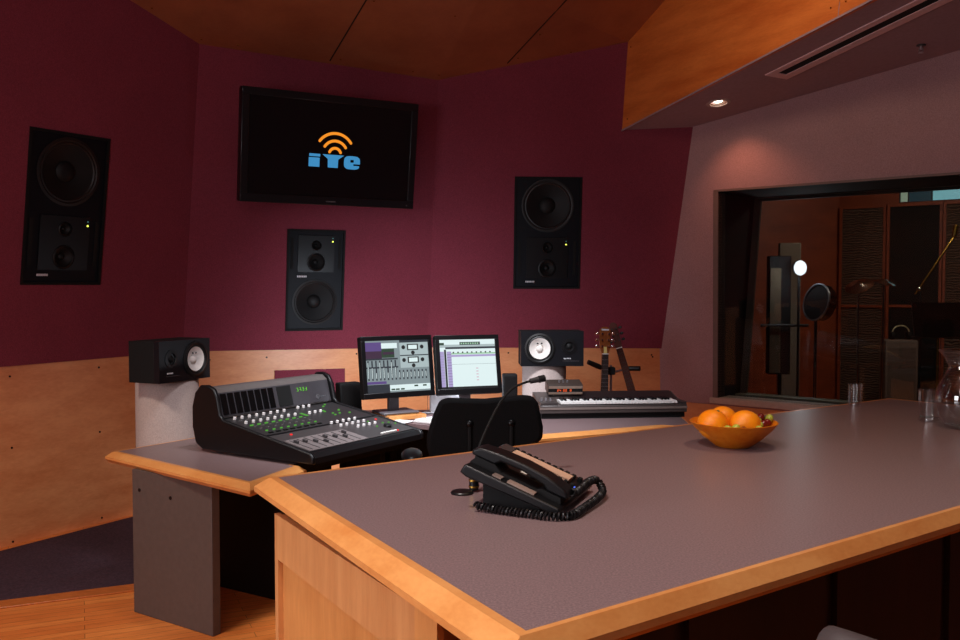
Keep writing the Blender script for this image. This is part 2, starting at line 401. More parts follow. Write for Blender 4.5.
# ceiling: boards that rise from the three walls to a level ceiling
c1, c2 = V((-1.55, 5.25, CH)), V((.05, 5.75, CH)); c3 = FT+(F2-FT)*1.6+fn*-.01; fe = f_end+(FT-S0)*((CH-f_end.z)/(FT-S0).z)-fn*.01
back_y = -2.2
b = MB()
ce = [T1-V((0, 0, .0)), T2, FT]
tri = [(LT, T1, c1), (T1, T2, c2), (T1, c2, c1), (T2, FT, c2), (FT, c3, c2)]
def upv(p, d=.05): return V((p.x, p.y, p.z+d))
for t in tri: b.prism([t[0], t[1], t[2]], (0, 0, .05))
lt3 = V((lt2.x, lt2.y, CH))
b.prism([LT, c1, lt3], (0, 0, .05))
b.prism([c2, c3, fe], (0, 0, .05)); b.prism([lt3, c1, c2, fe, V((4.6, fe.y-.3, CH)), V((4.6, back_y, CH)), V((-5.2, back_y, CH)), V((lxt.x-.1, lxt.y, CH))], (0, 0, .05))
cei = b.build('ceiling', M_CEILW); struct(cei)
def on_ceil(x, y):
    d = ray(x, y); best = None
    for t in tri+[(LT, c1, lt3)]:
        n = (t[1]-t[0]).cross(t[2]-t[0]); k = (t[0]-CP).dot(n)/d.dot(n); p = CP+d*k
        ok = True
        for i in range(3):
            a, c = t[i], t[(i+1) % 3]
            if n.dot((c-a).cross(p-a)) < -1e-6*n.length: ok = False
        if ok: return p
    k = (CH-EYE)/d.z; return CP+d*k
for a, c in [((330, 60.5), (368, -3)), ((507.5, 63), (569, -3)), ((109, 9), (115, -3))]:
    pts = [on_ceil(a[0]+(c[0]-a[0])*i/8, a[1]+(c[1]-a[1])*i/8)-V((0, 0, .001)) for i in range(9)]
    MB().tube(pts, .005, 6).build('panel_seam', M_SEAM, cei)
for x, y in [(201.5, 39.5), (238, 45), (340.5, 59.5), (413, 71.5), (439, 75), (518, 58), (623, 38), (540, 34.5), (455, 16), (571, 52), (374, 1), (152, 8)]:
    p = on_ceil(x, y); MB().cyl(p-V((0, 0, .003)), p+V((0, 0, .001)), .007, .007, 10).build('screw', M_BRASS, cei)

# floor, carpet strip and threshold
b = MB(); b.span((-5.2, back_y, -.05), (4.6, 6.2, 0)); b.span((-3.0, 6.2, -.05), (4.6, 8.2, 0)); fl = b.build('floor', M_FLOOR); struct(fl)
g0, g1 = onz(0, 602, 0), onz(134, 585, 0); gd = (g1-g0).normalized()
ga, gb = g0-gd*1.42, g1+gd*1.0
b = MB(); b.prism([ga+V((0, 0, .006)), gb+V((0, 0, .006)), V((-.95, 6.75, .006)), flr(C1)+V((.02, -.04, .006))], (0, 0, -.0055)); cpt = b.build('carpet', M_CARP)
tag(cpt, 'dark purple grey carpet between the wood floor and left wainscot', 'carpet')
gn = V((-gd.y, gd.x, 0))
b = MB(); b.prism([ga, gb, gb-gn*.11, ga-gn*.11], (0, 0, .008)); tr = b.build('trim_1', wood('threshold wood', (200, 110, 50), (150, 76, 30), (6, 30, 4), (0, 0, -math.atan2(gd.y, gd.x)), .35), bevel=.003); struct(tr)

# the room's unseen sides
b = MB(); b.span((-5.2, back_y-.1, 0), (4.6, back_y, CH)); o = b.build('wall_rear', M_GREYF); struct(o)
b = MB(); pe = PW(sEnd, 0); b.span((4.6, back_y, 0), (4.7, pe.y+.3, CH)); o = b.build('wall_east', M_GREYF); struct(o)
b = MB(); b.span((-5.3, back_y, 0), (-5.2, max(LX.y, back_y)+2.0, CH)); o = b.build('wall_west', M_GREYF); struct(o)

# ------------------------------------------------------------------ control room window and live room
win = thing('window_1', 'large dark control room window looking into the live room', 'window'); struct(win)
tw = .035
b = MB()
for (s0, z0, s1, z1) in [(sL-.005, zB, sL+tw, zT), (sL, zT-.012, sR, zT+.004), (sR-tw, zB, sR, zT)]:
    b.prism([PW(s0, z0)+wn*.012, PW(s1, z0)+wn*.012, PW(s1, z1)+wn*.012, PW(s0, z1)+wn*.012], -wn*.13)
b.build('frame', plain('window trim', (112, 90, 84), .6), win)
# splayed reveal: front opening at the wall, back opening tilted away at the top
dB, dT = .40, .68
def bk(s, z): t = (z-zB)/(zT-zB); return PW(s, z)+inn*(dB+(dT-dB)*t)
b = MB(); e = .02
fl_, fr_ = sL+tw, sR-tw
b.prism([PW(fl_, zT-.012), bk(fl_, zT-.012), bk(fl_, zB), PW(fl_, zB)], -wd*e)
b.prism([PW(fr_, zT-.012), bk(fr_, zT-.012), bk(fr_, zB), PW(fr_, zB)], wd*e)
b.prism([PW(fl_, zT-.012), PW(fr_, zT-.012), bk(fr_, zT-.012), bk(fl_, zT-.012)], (0, 0, e))
b.build('reveal', M_BLACKM, win)
def sillp(s, t, z): return PW(s, zB)*(1-t)+bk(s, zB)*t+V((0, 0, z))
m_sill = plain('sill board', (196, 178, 166), .6); m_sill2 = plain('inner sill', (118, 116, 96), .6)
b = MB(); b.prism([sillp(fl_-.06, -.07, -.025), sillp(fr_, -.07, -.025), sillp(fr_, .0, -.025), sillp(fl_-.06, .0, -.025)], (0, 0, .045)); b.prism([sillp(fl_, .0, 0), sillp(fr_, .0, 0), sillp(fr_, .5, 0), sillp(fl_, .5, 0)], (0, 0, .02)); b.build('sill', m_sill, win, bevel=.003)
b = MB(); b.prism([sillp(fl_, .5, 0), sillp(fr_, .5, 0), sillp(fr_, .78, 0), sillp(fl_, .78, 0)], (0, 0, .012)); b.build('sill_gap', M_BLACKM, win)
b = MB(); b.prism([sillp(fl_, .78, 0), sillp(fr_, .78, 0), sillp(fr_, 1.15, 0), sillp(fl_, 1.15, 0)], (0, 0, .022)); b.build('inner_sill', m_sill2, win)
b = MB()
b.prism([bk(fl_, zB), bk(fl_+.055, zB), bk(fl_+.055, zT), bk(fl_, zT)], inn*.03)
b.prism([bk(fl_, zT-.04), bk(fr_, zT-.04), bk(fr_, zT), bk(fl_, zT)], inn*.03)
b.build('inner_frame', plain('inner frame', (96, 78, 66), .6), win)
b = MB(); o1 = -wn*.05; b.prism([PW(fl_, zB+.02)+o1, PW(fr_, zB+.02)+o1, PW(fr_, zT-.012)+o1, PW(fl_, zT-.012)+o1], -wn*.008); b.build('glass_pane', M_PANE, win)
b = MB(); o1 = -inn*.02; b.prism([bk(fl_, zB+.02)+o1, bk(fr_, zB+.02)+o1, bk(fr_, zT-.02)+o1, bk(fl_, zT-.02)+o1], inn*.008); b.build('glass_pane', M_PANE, win)

# live room shell
Yb = 11.0
LBP = wplane(ony(838, 300, Yb), -R(38), 0); LAP = wplane(ony(838, 300, Yb), R(6), 0)
def lb(x, y): return onpl(x, y, LBP)
def la(x, y): return onpl(x, y, LAP)
def zcol(p, z): return V((p.x, p.y, z))
k0 = la(700, 300); k1 = la(838, 300); k2 = lb(1060, 300); k1b = k1
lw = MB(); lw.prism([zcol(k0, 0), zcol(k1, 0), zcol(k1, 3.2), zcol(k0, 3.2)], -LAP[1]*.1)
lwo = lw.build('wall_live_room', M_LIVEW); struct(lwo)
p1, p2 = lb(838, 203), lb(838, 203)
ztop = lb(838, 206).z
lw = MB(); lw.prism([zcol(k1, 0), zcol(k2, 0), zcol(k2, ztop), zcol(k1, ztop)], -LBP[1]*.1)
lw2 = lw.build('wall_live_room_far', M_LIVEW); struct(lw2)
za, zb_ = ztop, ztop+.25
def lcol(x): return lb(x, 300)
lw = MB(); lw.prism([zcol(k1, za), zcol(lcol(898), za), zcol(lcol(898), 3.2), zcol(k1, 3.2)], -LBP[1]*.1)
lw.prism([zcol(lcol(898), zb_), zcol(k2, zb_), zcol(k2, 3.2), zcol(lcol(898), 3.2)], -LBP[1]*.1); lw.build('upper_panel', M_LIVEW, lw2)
w2 = thing('window_2', 'bright strip of clerestory glass seen through the control room window', 'window'); struct(w2)
for (xa, xb, m) in [(899, 906, emit('pale light', (206, 220, 190), .55)), (907, 929, emit('teal light', (44, 74, 84), .5)), (931, 1060, emit('day light', (150, 214, 222), .9))]:
    MB().prism([zcol(lcol(xa), za+.01), zcol(lcol(xb), za+.01), zcol(lcol(xb), zb_), zcol(lcol(xa), zb_)], -LBP[1]*.02).build('pane', m, w2)
b = MB()
for xa in (906.3, 930, 898):
    b.prism([zcol(lcol(xa), za), zcol(lcol(xa+.9), za), zcol(lcol(xa+.9), zb_), zcol(lcol(xa), zb_)], LBP[1]*.02)
b.build('mullions', M_DGREY, w2)
b = MB(); f_a, f_b = flr(k0), flr(k2)
inn0 = PW(sL-1.0, 0)+inn*.8; inn1 = PW(sEnd, 0)+inn*.8
b.prism([flr(inn0), flr(inn1), f_b, flr(k1), f_a], (0, 0, -.05)); o = b.build('floor_live_room', M_FLOOR); struct(o)
b = MB(); b.prism([zcol(inn0, 3.2), zcol(inn1, 3.2), zcol(k2, 3.2), zcol(k1, 3.2), zcol(k0, 3.2)], (0, 0, .05)); o = b.build('ceiling_live_room', M_CEILW); struct(o)
b = MB(); b.prism([zcol(inn1, 0), zcol(k2, 0), zcol(k2, 3.2), zcol(inn1, 3.2)], wd*.05); b.prism([zcol(inn0, 0), zcol(k0, 0), zcol(k0, 3.2), zcol(inn0, 3.2)], -wd*.05)
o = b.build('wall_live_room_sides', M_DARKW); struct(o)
# acoustic panels on the live room wall
def lpanel(label, x0, x1, m, split=None):
    t = thing('acoustic_baffle', label, 'acoustic panel', flr(lcol((x0+x1)/2)), (0, 0, -R(38)), 'acoustic panels in the live room')
    Wd = (lcol(x1)-lcol(x0)).length; h = ztop-.02
    MB().span((-Wd/2+.03, -.06, .1), (Wd/2-.03, -.001, h)).build('panel_face', m, t)
    b = MB()
    for sx in (-1, 1): b.box((sx*(Wd/2-.015), -.04, h/2+.05), (.03, .08, h-.1))
    b.box((0, -.04, h-.015), (Wd-.06, .08, .03)); b.box((0, -.04, .115), (Wd-.06, .08, .03))
    zs = lcol((x0+x1)/2); zs = ony((x0+x1)/2, 306, zs.y).z
    b.box((0, -.045, zs), (Wd-.06, .085, .03))
    b.build('frame', M_LIVEW, t); return t
lpanel('rippled brown diffuser panel left of the black panel behind the glass', 840, 886, M_DIFF)
lpanel('black acoustic panel between two rippled ones behind the glass', 887, 942, M_BLACKM)
lpanel('rippled brown diffuser panel at the far right behind the glass', 943, 985, M_DIFF)

# live room things
def st(x, y, Y): return ony(x, y, Y)
gp = st(789, 300, 9.3)
t = thing('gobo_screen', 'tall grey padded screen standing left in the live room', 'screen', flr(gp), (0, 0, R(-8)))
z1 = st(788, 243, 9.3).z
MB().span((-.107, -.04, .1), (.107, .04, z1)).build('pad', plain('gobo grey', (116, 104, 92), .9), t, bevel=.01)
MB().span((-.107, -.18, 0), (-.04, .18, .1)).span((.04, -.18, 0), (.107, .18, .1)).build('foot', M_DARKW, t)
gp = st(778.5, 300, 8.8)
t = thing('column_speaker', 'tall black column on a pole in front of the grey screen', 'speaker', flr(gp), (0, 0, R(-5)))
z0_, z1_ = st(776, 374, 8.8).z, st(776, 256, 8.8).z
MB().span((-.105, -.06, z0_), (.105, .06, z1_)).build('cabinet', M_BLACKM, t, bevel=.008)
MB().span((-.095, -.075, z0_+.02), (.005, -.061, z1_-.12)).build('grille', plain('tan strip', (92, 76, 58), .8), t)
MB().cyl((0.02, 0, .03), (.02, 0, z0_), .018).build('pole', M_BLACKM, t)
MB().cyl((.02, 0, 0), (.02, 0, .03), .2, .18, 28).build('base', M_BLACKM, t)
zz = st(776, 325, 8.8).z
MB().cyl((-.19, -.1, zz), (.26, -.1, zz), .014).build('crossbar', M_BLACK, t)
# bright lamp
gp = st(799, 268, 8.6)
t = thing('work_lamp', 'small glaring white lamp beside the grey screen behind the glass', 'lamp', flr(gp))
MB().cyl((0, 0, .02), (0, 0, gp.z-.05), .012).build('pole', M_BLACKM, t); MB().cyl((0, 0, 0), (0, 0, .02), .14).build('base', M_BLACKM, t)
MB().lathe([(.0, .05), (.045, .04), (.07, 0)], Mx.Translation((0, 0, gp.z)) @ Mx.Rotation(R(80), 4, 'X'), 20).build('shade', M_BLACKM, t, smooth=True)
MB().ball((0, -.035, gp.z), .062, 16, (1, .5, 1.15)).build('bulb', emit('lamp white', (250, 250, 255), 2.6), t, smooth=True)
# drum kit: two cymbals, snare and tom
gp = st(835, 320, 8.5)
t = thing('drum_kit', 'chrome drum and cymbals glinting in the dark live room', 'drum kit', flr(gp))
def cymbal(x, y, Y, r, tilt, name='cymbal'):
    p = st(x, y, Y)-flr(gp); rot = Mx.Rotation(R(tilt[0]), 4, 'X') @ Mx.Rotation(R(tilt[1]), 4, 'Y')
    MB().lathe([(0, .02), (.03, .018), (.045, .004), (r, -.012), (r, -.015), (.04, .0), (0, .012)], Mx.Translation(p) @ rot, 36).build(name,  plain('bronze', (206, 196, 186), .16, 1), t, smooth=True)
    MB().cyl((p.x, p.y+.01, 0), (p.x, p.y+.01, p.z), .011, None, 10).build('stand', M_CHROME, t)
cymbal(859, 285, 8.5, .13, (22, -24)); cymbal(884, 281, 8.9, .12, (16, 8))
p = st(820, 303, 8.3)-flr(gp)
rt = Mx.Translation(p) @ Mx.Rotation(R(-72), 4, 'Z') @ Mx.Rotation(R(78), 4, 'X') @ Mx.Diagonal((1.05, 1.05, .5, 1))
MB().lathe([(.15, -.1), (.155, -.1), (.155, .08), (.15, .08)], rt, 32).build('drum_shell', plain('black gloss', (20, 14, 12), .12), t, smooth=True)
MB().lathe([(.157, .07), (.168, .07), (.168, .1), (.157, .1), (.157, .07)], rt, 32).build('drum_hoop', M_SILV, t, smooth=True)
MB().lathe([(0, .082), (.156, .082)], rt, 32).build('drum_head', plain('drum head', (16, 14, 14), .9, 0, .2), t)
for k in range(6):
    a = k*PI/3; MB().cyl(rt @ V((.165*math.cos(a), .165*math.sin(a), -.05)), rt @ V((.165*math.cos(a), .165*math.sin(a), .09)), .008, None, 8).build('lug', M_CHROME, t)
MB().cyl((p.x, p.y+.1, 0), (p.x, p.y+.1, p.z-.1), .014, None, 10).build('stand', M_CHROME, t)
# amp with headphones
gp = st(902, 345, 9.7)
zt = st(901, 340.5, 9.7).z
t = thing('amplifier_cabinet', 'grey cloth amplifier cabinet below the black panel behind the glass', 'amplifier', flr(gp), (0, 0, R(-12)))
MB().span((-.165, 0, .03), (.165, .3, zt)).build('cabinet', plain('amp grey', (108, 92, 84), .85), t, bevel=.012)
MB().span((-.14, -.006, .08), (.14, 0, zt-.08)).build('grille_cloth', fabric('amp cloth', (96, 82, 76)), t)
for sx in (-1, 1):
    for sy in (.04, .26): MB().cyl((sx*.13, sy, 0), (sx*.13, sy, .03), .02, None, 10).build('foot', M_BLACKM, t)
t = thing('headphones', 'headphones lying on the grey amplifier cabinet', 'headphones', (gp.x+.05, gp.y+.12, zt))
MB().tube([(.09*math.cos(a), .02, .085+.07*math.sin(a)) for a in [PI*i/12 for i in range(13)]], .007, 8).build('headband', plain('tan band', (190, 176, 140), .5), t)
for sx in (-1, 1): MB().lathe([(0, -.02), (.04, -.02), (.045, 0), (.04, .02), (0, .02)], Mx.Translation((sx*.09, .02, .046)) @ Mx.Rotation(R(80), 4, 'Y'), 18).build('ear_cup', M_BLACKM, t, smooth=True)
# boom mic stand
gp = st(921, 290, 8.9)
t = thing('microphone_stand', 'brass coloured boom microphone stand in the live room', 'microphone stand', flr(gp))
ga_, gb_ = st(919, 289, 8.9)-flr(gp), st(954, 237, 8.9)-flr(gp)
MB().cyl((0, 0, .03), (0, 0, ga_.z), .011, None, 12).build('pole', M_BLACK, t)
for k in range(3):
    a = k*2.09; MB().cyl((0, 0, .12), (.26*math.cos(a), .26*math.sin(a), .008), .009, None, 8).build('leg', M_BLACK, t)
MB().cyl(ga_-(gb_-ga_)*.1, gb_, .011, None, 12).build('boom', M_BRASS, t); MB().ball(ga_, .022, 12).build('clutch', M_CHROME, t, smooth=True)
MB().cyl(gb_, gb_+V((.02, 0, .12)), .024, None, 16).build('microphone', M_BRASS, t, bevel=.006)
gp = st(940, 330, 7.5)
t = thing('music_stand', 'black music stand at the right edge behind the glass', 'music stand', flr(gp), (0, 0, R(-10)))
zt = st(940, 303, 7.5).z
MB().box((0.03, -.02, zt-.14), (.5, .012, .3), Mx.Rotation(R(-18), 3, 'X')).build('desk', plain('stand grey', (44, 40, 38), .45), t)
MB().box((0.03, -.01, zt-.285), (.5, .05, .012)).build('lip', M_DGREY, t)
MB().cyl((0, .05, .03), (0, .05, zt-.12), .011, None, 12).build('pole', M_BRASS, t)
for k in range(3):
    a = k*2.09+.4; MB().cyl((0, .05, .15), (.24*math.cos(a), .05+.24*math.sin(a), .008), .008, None, 8).build('leg', M_BLACK, t)
# glass on the sill
def tumbler(name, label, loc, r, h, water=None):
    t = thing(name, label, 'glass', loc)
    MB().lathe([(r*.93, .004), (r, h), (r-.0025, h), (r*.93-.003, .014)], None, 36).build('glass_wall', M_GLASS, t, smooth=60)
    MB().lathe([(0, 0), (r*.9, 0), (r*.93, .004), (r*.93-.003, .013), (0, .011)], None, 36).build('thick_base', M_GLASS, t, smooth=60)
    return t

# ------------------------------------------------------------------ ceiling fittings on the soffit
p = onpl(718.5, 103, PS)
rotq = V((0, 0, -1)).rotation_difference(sn).to_euler()
t = thing('recessed_downlight', 'lit round downlight in the grey soffit', 'ceiling light', p, rotq)
MB().lathe([(.062, 0), (.064, -.005), (.085, -.004), (.088, 0)], None, 32).build('trim_ring', plain('trim ring', (176, 160, 158), .35), t, smooth=True)
MB().lathe([(.063, .0), (.058, .05), (.05, .09), (0, .095)], None, 32).build('reflector', plain('bronze baffle', (70, 34, 18), .35), t, smooth=True)
MB().lathe([(0, .006), (.025, .009), (.04, .022), (.042, .06)], None, 24).build('bulb', emit('downlight bulb', (255, 232, 205), 9), t, smooth=True)
# cut the soffit for it: a shallow can is recessed upward, so open the soffit there
va, vb = onpl(765, 74.5, PS), onpl(915, 0, PS); vc = onpl(785.5, 79, PS)
vdir = (vb-va).normalized(); vlen = 2.2; vw = (vc-va)-vdir*((vc-va).dot(vdir)); vwid = vw.length; vw.normalize()
t = thing('slot_diffuser', 'long black slot air vent in the grey soffit', 'air vent', va)
o_ = sn
b = MB(); m_t = plain('vent flange', (226, 194, 196), .5)
w3 = vwid
for (u0, u1, w0, w1) in [(0, vlen, 0, w3*.26), (0, vlen, w3*.66, w3), (0, .06, w3*.26, w3*.66), (vlen-.05, vlen, w3*.26, w3*.66)]:
    b.prism([vdir*u0+vw*w0, vdir*u1+vw*w0, vdir*u1+vw*w1, vdir*u0+vw*w1], o_*.008)
b.build('flange', m_t, t)
MB().prism([vdir*.06+vw*w3*.26, vdir*(vlen-.05)+vw*w3*.26, vdir*(vlen-.05)+vw*w3*.66, vdir*.06+vw*w3*.66], o_*.003).build('slot', M_BLACKV, t)
p = onpl(921, 45, PS)
t = thing('fire_sprinkler', 'small fire sprinkler head under the grey soffit', 'sprinkler', p)
MB().cyl((0, 0, 0), (0, 0, -.006), .03, .028, 20).build('escutcheon', M_DGREY, t); MB().cyl((0, 0, -.006), (0, 0, -.03), .008).build('body', M_SILV, t)
MB().tube([(-.012, 0, -.02), (-.014, 0, -.035), (0, 0, -.048)], .003, 6).tube([(.012, 0, -.02), (.014, 0, -.035), (0, 0, -.048)], .003, 6).build('frame', M_SILV, t)
MB().cyl((0, 0, -.048), (0, 0, -.051), .016, None, 14).build('deflector', M_SILV, t)

# ------------------------------------------------------------------ wall mounted speakers
def driver(par, x, z, r, ydepth, cone, name='woofer', cap=.32, ring=1.0, capm=None):
    w = MB().lathe([(r*1.0, .0), (r*1.06, .006), (r*.97, .009), (r*.93, .004), (r*.88, .006), (r*.84, 0)], front(x, z), 40).build(name, M_RUBBER, par, smooth=True)
    MB().lathe([(r*.85, .001), (r*.35, -ydepth*.9), (r*.3, -ydepth)], front(x, z), 40).build('cone', cone, w, smooth=True)
    MB().lathe([(r*cap, -ydepth*.86), (r*cap*.8, -ydepth*.5), (r*cap*.4, -ydepth*.28), (0, -ydepth*.2)], front(x, z), 32).build('dust_cap', capm or cone, w, smooth=True)
    return w
def main_speaker(label, loc, yaw, tilt, w, h, woofer_top):
    t = thing('wall_speaker', label, 'speaker', loc, (tilt, 0, yaw), 'black main speakers set in the red wall')
    s = 1 if woofer_top else -1
    f = .02
    wz, wr_ = (h*.245, w*.37) if woofer_top else (-h*.215, w*.37)
    mz, mr = (-h*.315, w*.125) if woofer_top else (h*.18, w*.14)
    tz, tr_ = (-h*.13, w*.075) if woofer_top else (h*.345, w*.075)
    D = .045
    # frame and box
    b = MB(); b.span((-w/2, .012, -h/2), (w/2, .0, h/2))
    for sx in (-1, 1): b.box((sx*(w/2-.008), -D/2-.003, 0), (.016, D+.006, h))
    for sz_ in (-1, 1): b.box((0, -D/2-.003, sz_*(h/2-.008)), (w-.032, D+.006, .016))
    b.build('cabinet', M_BLACKM, t)
    b = MB(); b.plate(w-.034, h-.034, [(0, wz, wr_*.98), (0, mz, mr*.98), (0, tz, tr_*.98)], -D+.006, -.002)
    b.build('baffle', M_BAFM, t)
    def dr(x, z, r, nm, dep): 
        d = driver(t, x, z, r, dep, M_CONE, nm); d.location = (0, -D+.006, 0); return d
    dr(0, wz, wr_, 'woofer', .034); dr(0, mz, mr, 'midrange', .025); dr(0, tz, tr_, 'tweeter', .018)
    # waveguide plate
    y = -D+.005; mid = (mz+tz)/2; hh = abs(mz-tz)/2+mr*1.2
    b = MB(); b.plate(w*.62, hh*2, [(0, mz, mr*1.12), (0, tz, tr_*1.15)], y-.006, y+.0005, off=(0, mid)); b.build('waveguide_plate', M_BLACK, t)
    for sx in (-1, 1): MB().box((sx*w*.41, y-.001, mid+.0), (w*.045, .004, h*.3)).build('port_slot', M_BLACKV, t)
    zled = -h*.1 if woofer_top else h*.385
    MB().cyl((w*.28, y-.009, zled), (w*.28, y-.004, zled), .006, None, 10).build('power_light', emit('led yellow green', (225, 240, 90), 2.0), t)
    MB().cyl((w*.28, y-.009, zled+.025), (w*.28, y-.004, zled+.025), .004, None, 10).build('status_light', emit('led dim', (90, 150, 150), .6), t)
    zb2 = -h*.435 if woofer_top else h*.04
    b = MB()
    for i in range(6): b.box((-w*.31+i*.0125, y-.0075, zb2), (.009, .003, .013))
    b.build('badge', plain('badge white', (215, 215, 220), .4), t)
    return t
def wall_loc(x, y, pl): return onpl(x, y, pl)-pl[1]*.044
main_speaker('largest black wall speaker, on the left red wall above the wood panel', wall_loc(66.5, 209.5, PL), YL, R(8), .53, .925, True)
main_speaker('shorter black wall speaker under the television, big woofer at the bottom', wall_loc(315.5, 280.5, PC), YC, R(7.5), .44, .76, False)
main_speaker('tall black wall speaker right of the television, big woofer at the top', wall_loc(547.5, 233.3, PR), YR, R(7), .535, .885, True)

# ------------------------------------------------------------------ television
tv = thing('television', 'large black flat television showing a blue and orange logo', 'television', (-1.029, 6.3, 2.4896), (R(8), 0, R(29)))
TW, THh = 1.27, .753
b = MB(); b.span((-TW/2, 0, -THh/2), (TW/2, .075, THh/2)); b.build('housing', M_BLACK, tv, bevel=.008)
b = MB(); bz = .05
b.span((-TW/2, -.016, -THh/2), (TW/2, -.001, -THh/2+bz*1.15)); b.span((-TW/2, -.016, THh/2-bz), (TW/2, -.001, THh/2))
b.span((-TW/2, -.016, -THh/2+bz*1.15), (-TW/2+bz, -.001, THh/2-bz)); b.span((TW/2-bz, -.016, -THh/2+bz*1.15), (TW/2, -.001, THh/2-bz))
b.build('bezel', plain('tv bezel', (18, 19, 23), .3), tv, bevel=.004)
MB().span((-TW/2+bz, -.006, -THh/2+bz*1.15), (TW/2-bz, -.001, THh/2-bz)).build('screen', plain('dark screen', (8, 8, 12), .25), tv)
MB().span((-.035, -.0175, -THh/2+.022), (.035, -.016, -THh/2+.03)).build('maker_badge', M_GREYP, tv)
MB().span((TW/2-.06, -.0175, -THh/2+.018), (TW/2-.05, -.016, -THh/2+.028)).build('button', M_GREYP, tv)
m_or, m_bl = emit('logo orange', (255, 150, 40), .95), emit('logo blue', (66, 150, 205), .85)
kx = 1.0
# logo frame: origin at arcs' centre; metres per unit
lx, lz = .02, .005
def L(x, z): return (lx+x*.9, -.0075, lz-.012+z*.92)
for ri, (r, wdt, a0) in enumerate([(.048, .021, 22), (.102, .021, 34), (.158, .021, 37)]):
    pts = []; n = 26
    A0, A1 = R(a0), R(180-a0)
    outer = [(r+wdt/2, A0+(A1-A0)*i/n) for i in range(n+1)]; inner = [(r-wdt/2, A1-(A1-A0)*i/n) for i in range(n+1)]
    def cap(a, s): c = (r*math.cos(a), r*math.sin(a)); return [(c[0]+wdt/2*math.cos(a+s*t), c[1]+wdt/2*math.sin(a+s*t)) for t in [PI*k/8 for k in range(1, 8)]]
    poly = [(q*math.cos(a), q*math.sin(a)) for q, a in outer]+cap(A1, 1)+[(q*math.cos(a), q*math.sin(a)) for q, a in inner]
    capn = [(r*math.cos(A0)-wdt/2*math.cos(A0-t)*-1 if False else r*math.cos(A0)+wdt/2*math.cos(A0+PI+t), r*math.sin(A0)+wdt/2*math.sin(A0+PI+t)) for t in [PI*k/8 for k in range(1, 8)]]
    MB().prism([L(x, z-.02) for x, z in poly+capn], (0, .001, 0)).build('logo_arc', m_or, tv)
def letter(polys): 
    b = MB()
    for p in polys: b.prism([L(x, z) for x, z in p], (0, .001, 0))
    b.build('logo_letter', m_bl, tv)
letter([[(-.205, -.042), (-.118, -.042), (-.118, -.022), (-.205, -.022)], [(-.208, -.118), (-.122, -.118), (-.122, -.05), (-.208, -.05)]])
letter([[(-.1, -.022), (.075, -.022), (.028, -.055), (.026, -.118), (-.054, -.118), (-.056, -.055)]])
def e_shape():
    # heavy rounded e: outer superellipse with counter and mouth, built as a few pieces
    cx, cz, rx, rz = .142, -.07, .066, .05
    def sup(a, k=1.0): c, s = math.cos(a), math.sin(a); return (cx+k*rx*math.copysign(abs(c)**.62, c), cz+k*rz*math.copysign(abs(s)**.62, s))
    P = []
    left = [sup(R(90+180*i/16)) for i in range(17)]
    P.append(left+[(cx, cz-rz), (cx-.014, cz-rz), (cx-.014, cz+rz)])
    return P
cx, cz, rx, rz = .142, -.072, .066, .05
def sup(a): c, s = math.cos(a), math.sin(a); return (cx+rx*math.copysign(abs(c)**.6, c), cz+rz*math.copysign(abs(s)**.6, s))
top = [sup(R(a)) for a in range(0, 91, 10)]+[(cx-.014, cz+rz), (cx-.014, cz+.022), (cx+.014, cz+.022), (cx+.014, cz+.002)]
leftp = [sup(R(a)) for a in range(90, 271, 10)]
bot = [(cx-.014, cz-.018), (cx-.014, cz-rz), (cx, cz-rz)]+[sup(R(a)) for a in range(280, 331, 10)]+[(cx+rx*.94, cz-.018)]
letter([[(cx-.014, cz+rz)]+leftp[1:-1]+[(cx-.014, cz-rz)],
        top+[(cx+rx, cz-.007)] if False else top[:-1]+[(cx+.014, cz+.002)],
        [(cx-.014, cz+.002), (cx+rx, cz+.002), (cx+rx*.99, cz-.009), (cx-.014, cz-.009)],
        [(cx-.014, cz-.009), (cx+.012, cz-.009), (cx+.012, cz-.022), (cx-.014, cz-.022)],
        [(cx-.014, cz-.022)]+[(cx-.014, cz-rz), (cx, cz-rz)]+[sup(R(a)) for a in range(280, 331, 10)]+[(cx+rx*.9, cz-.022)]])
# wall mount behind it
n_tv = V((math.sin(R(29)), -math.cos(R(29)), 0))
MB().box((0, .2, -.05), (.3, .25, .25)).build('wall_bracket', M_BLACKM, tv)

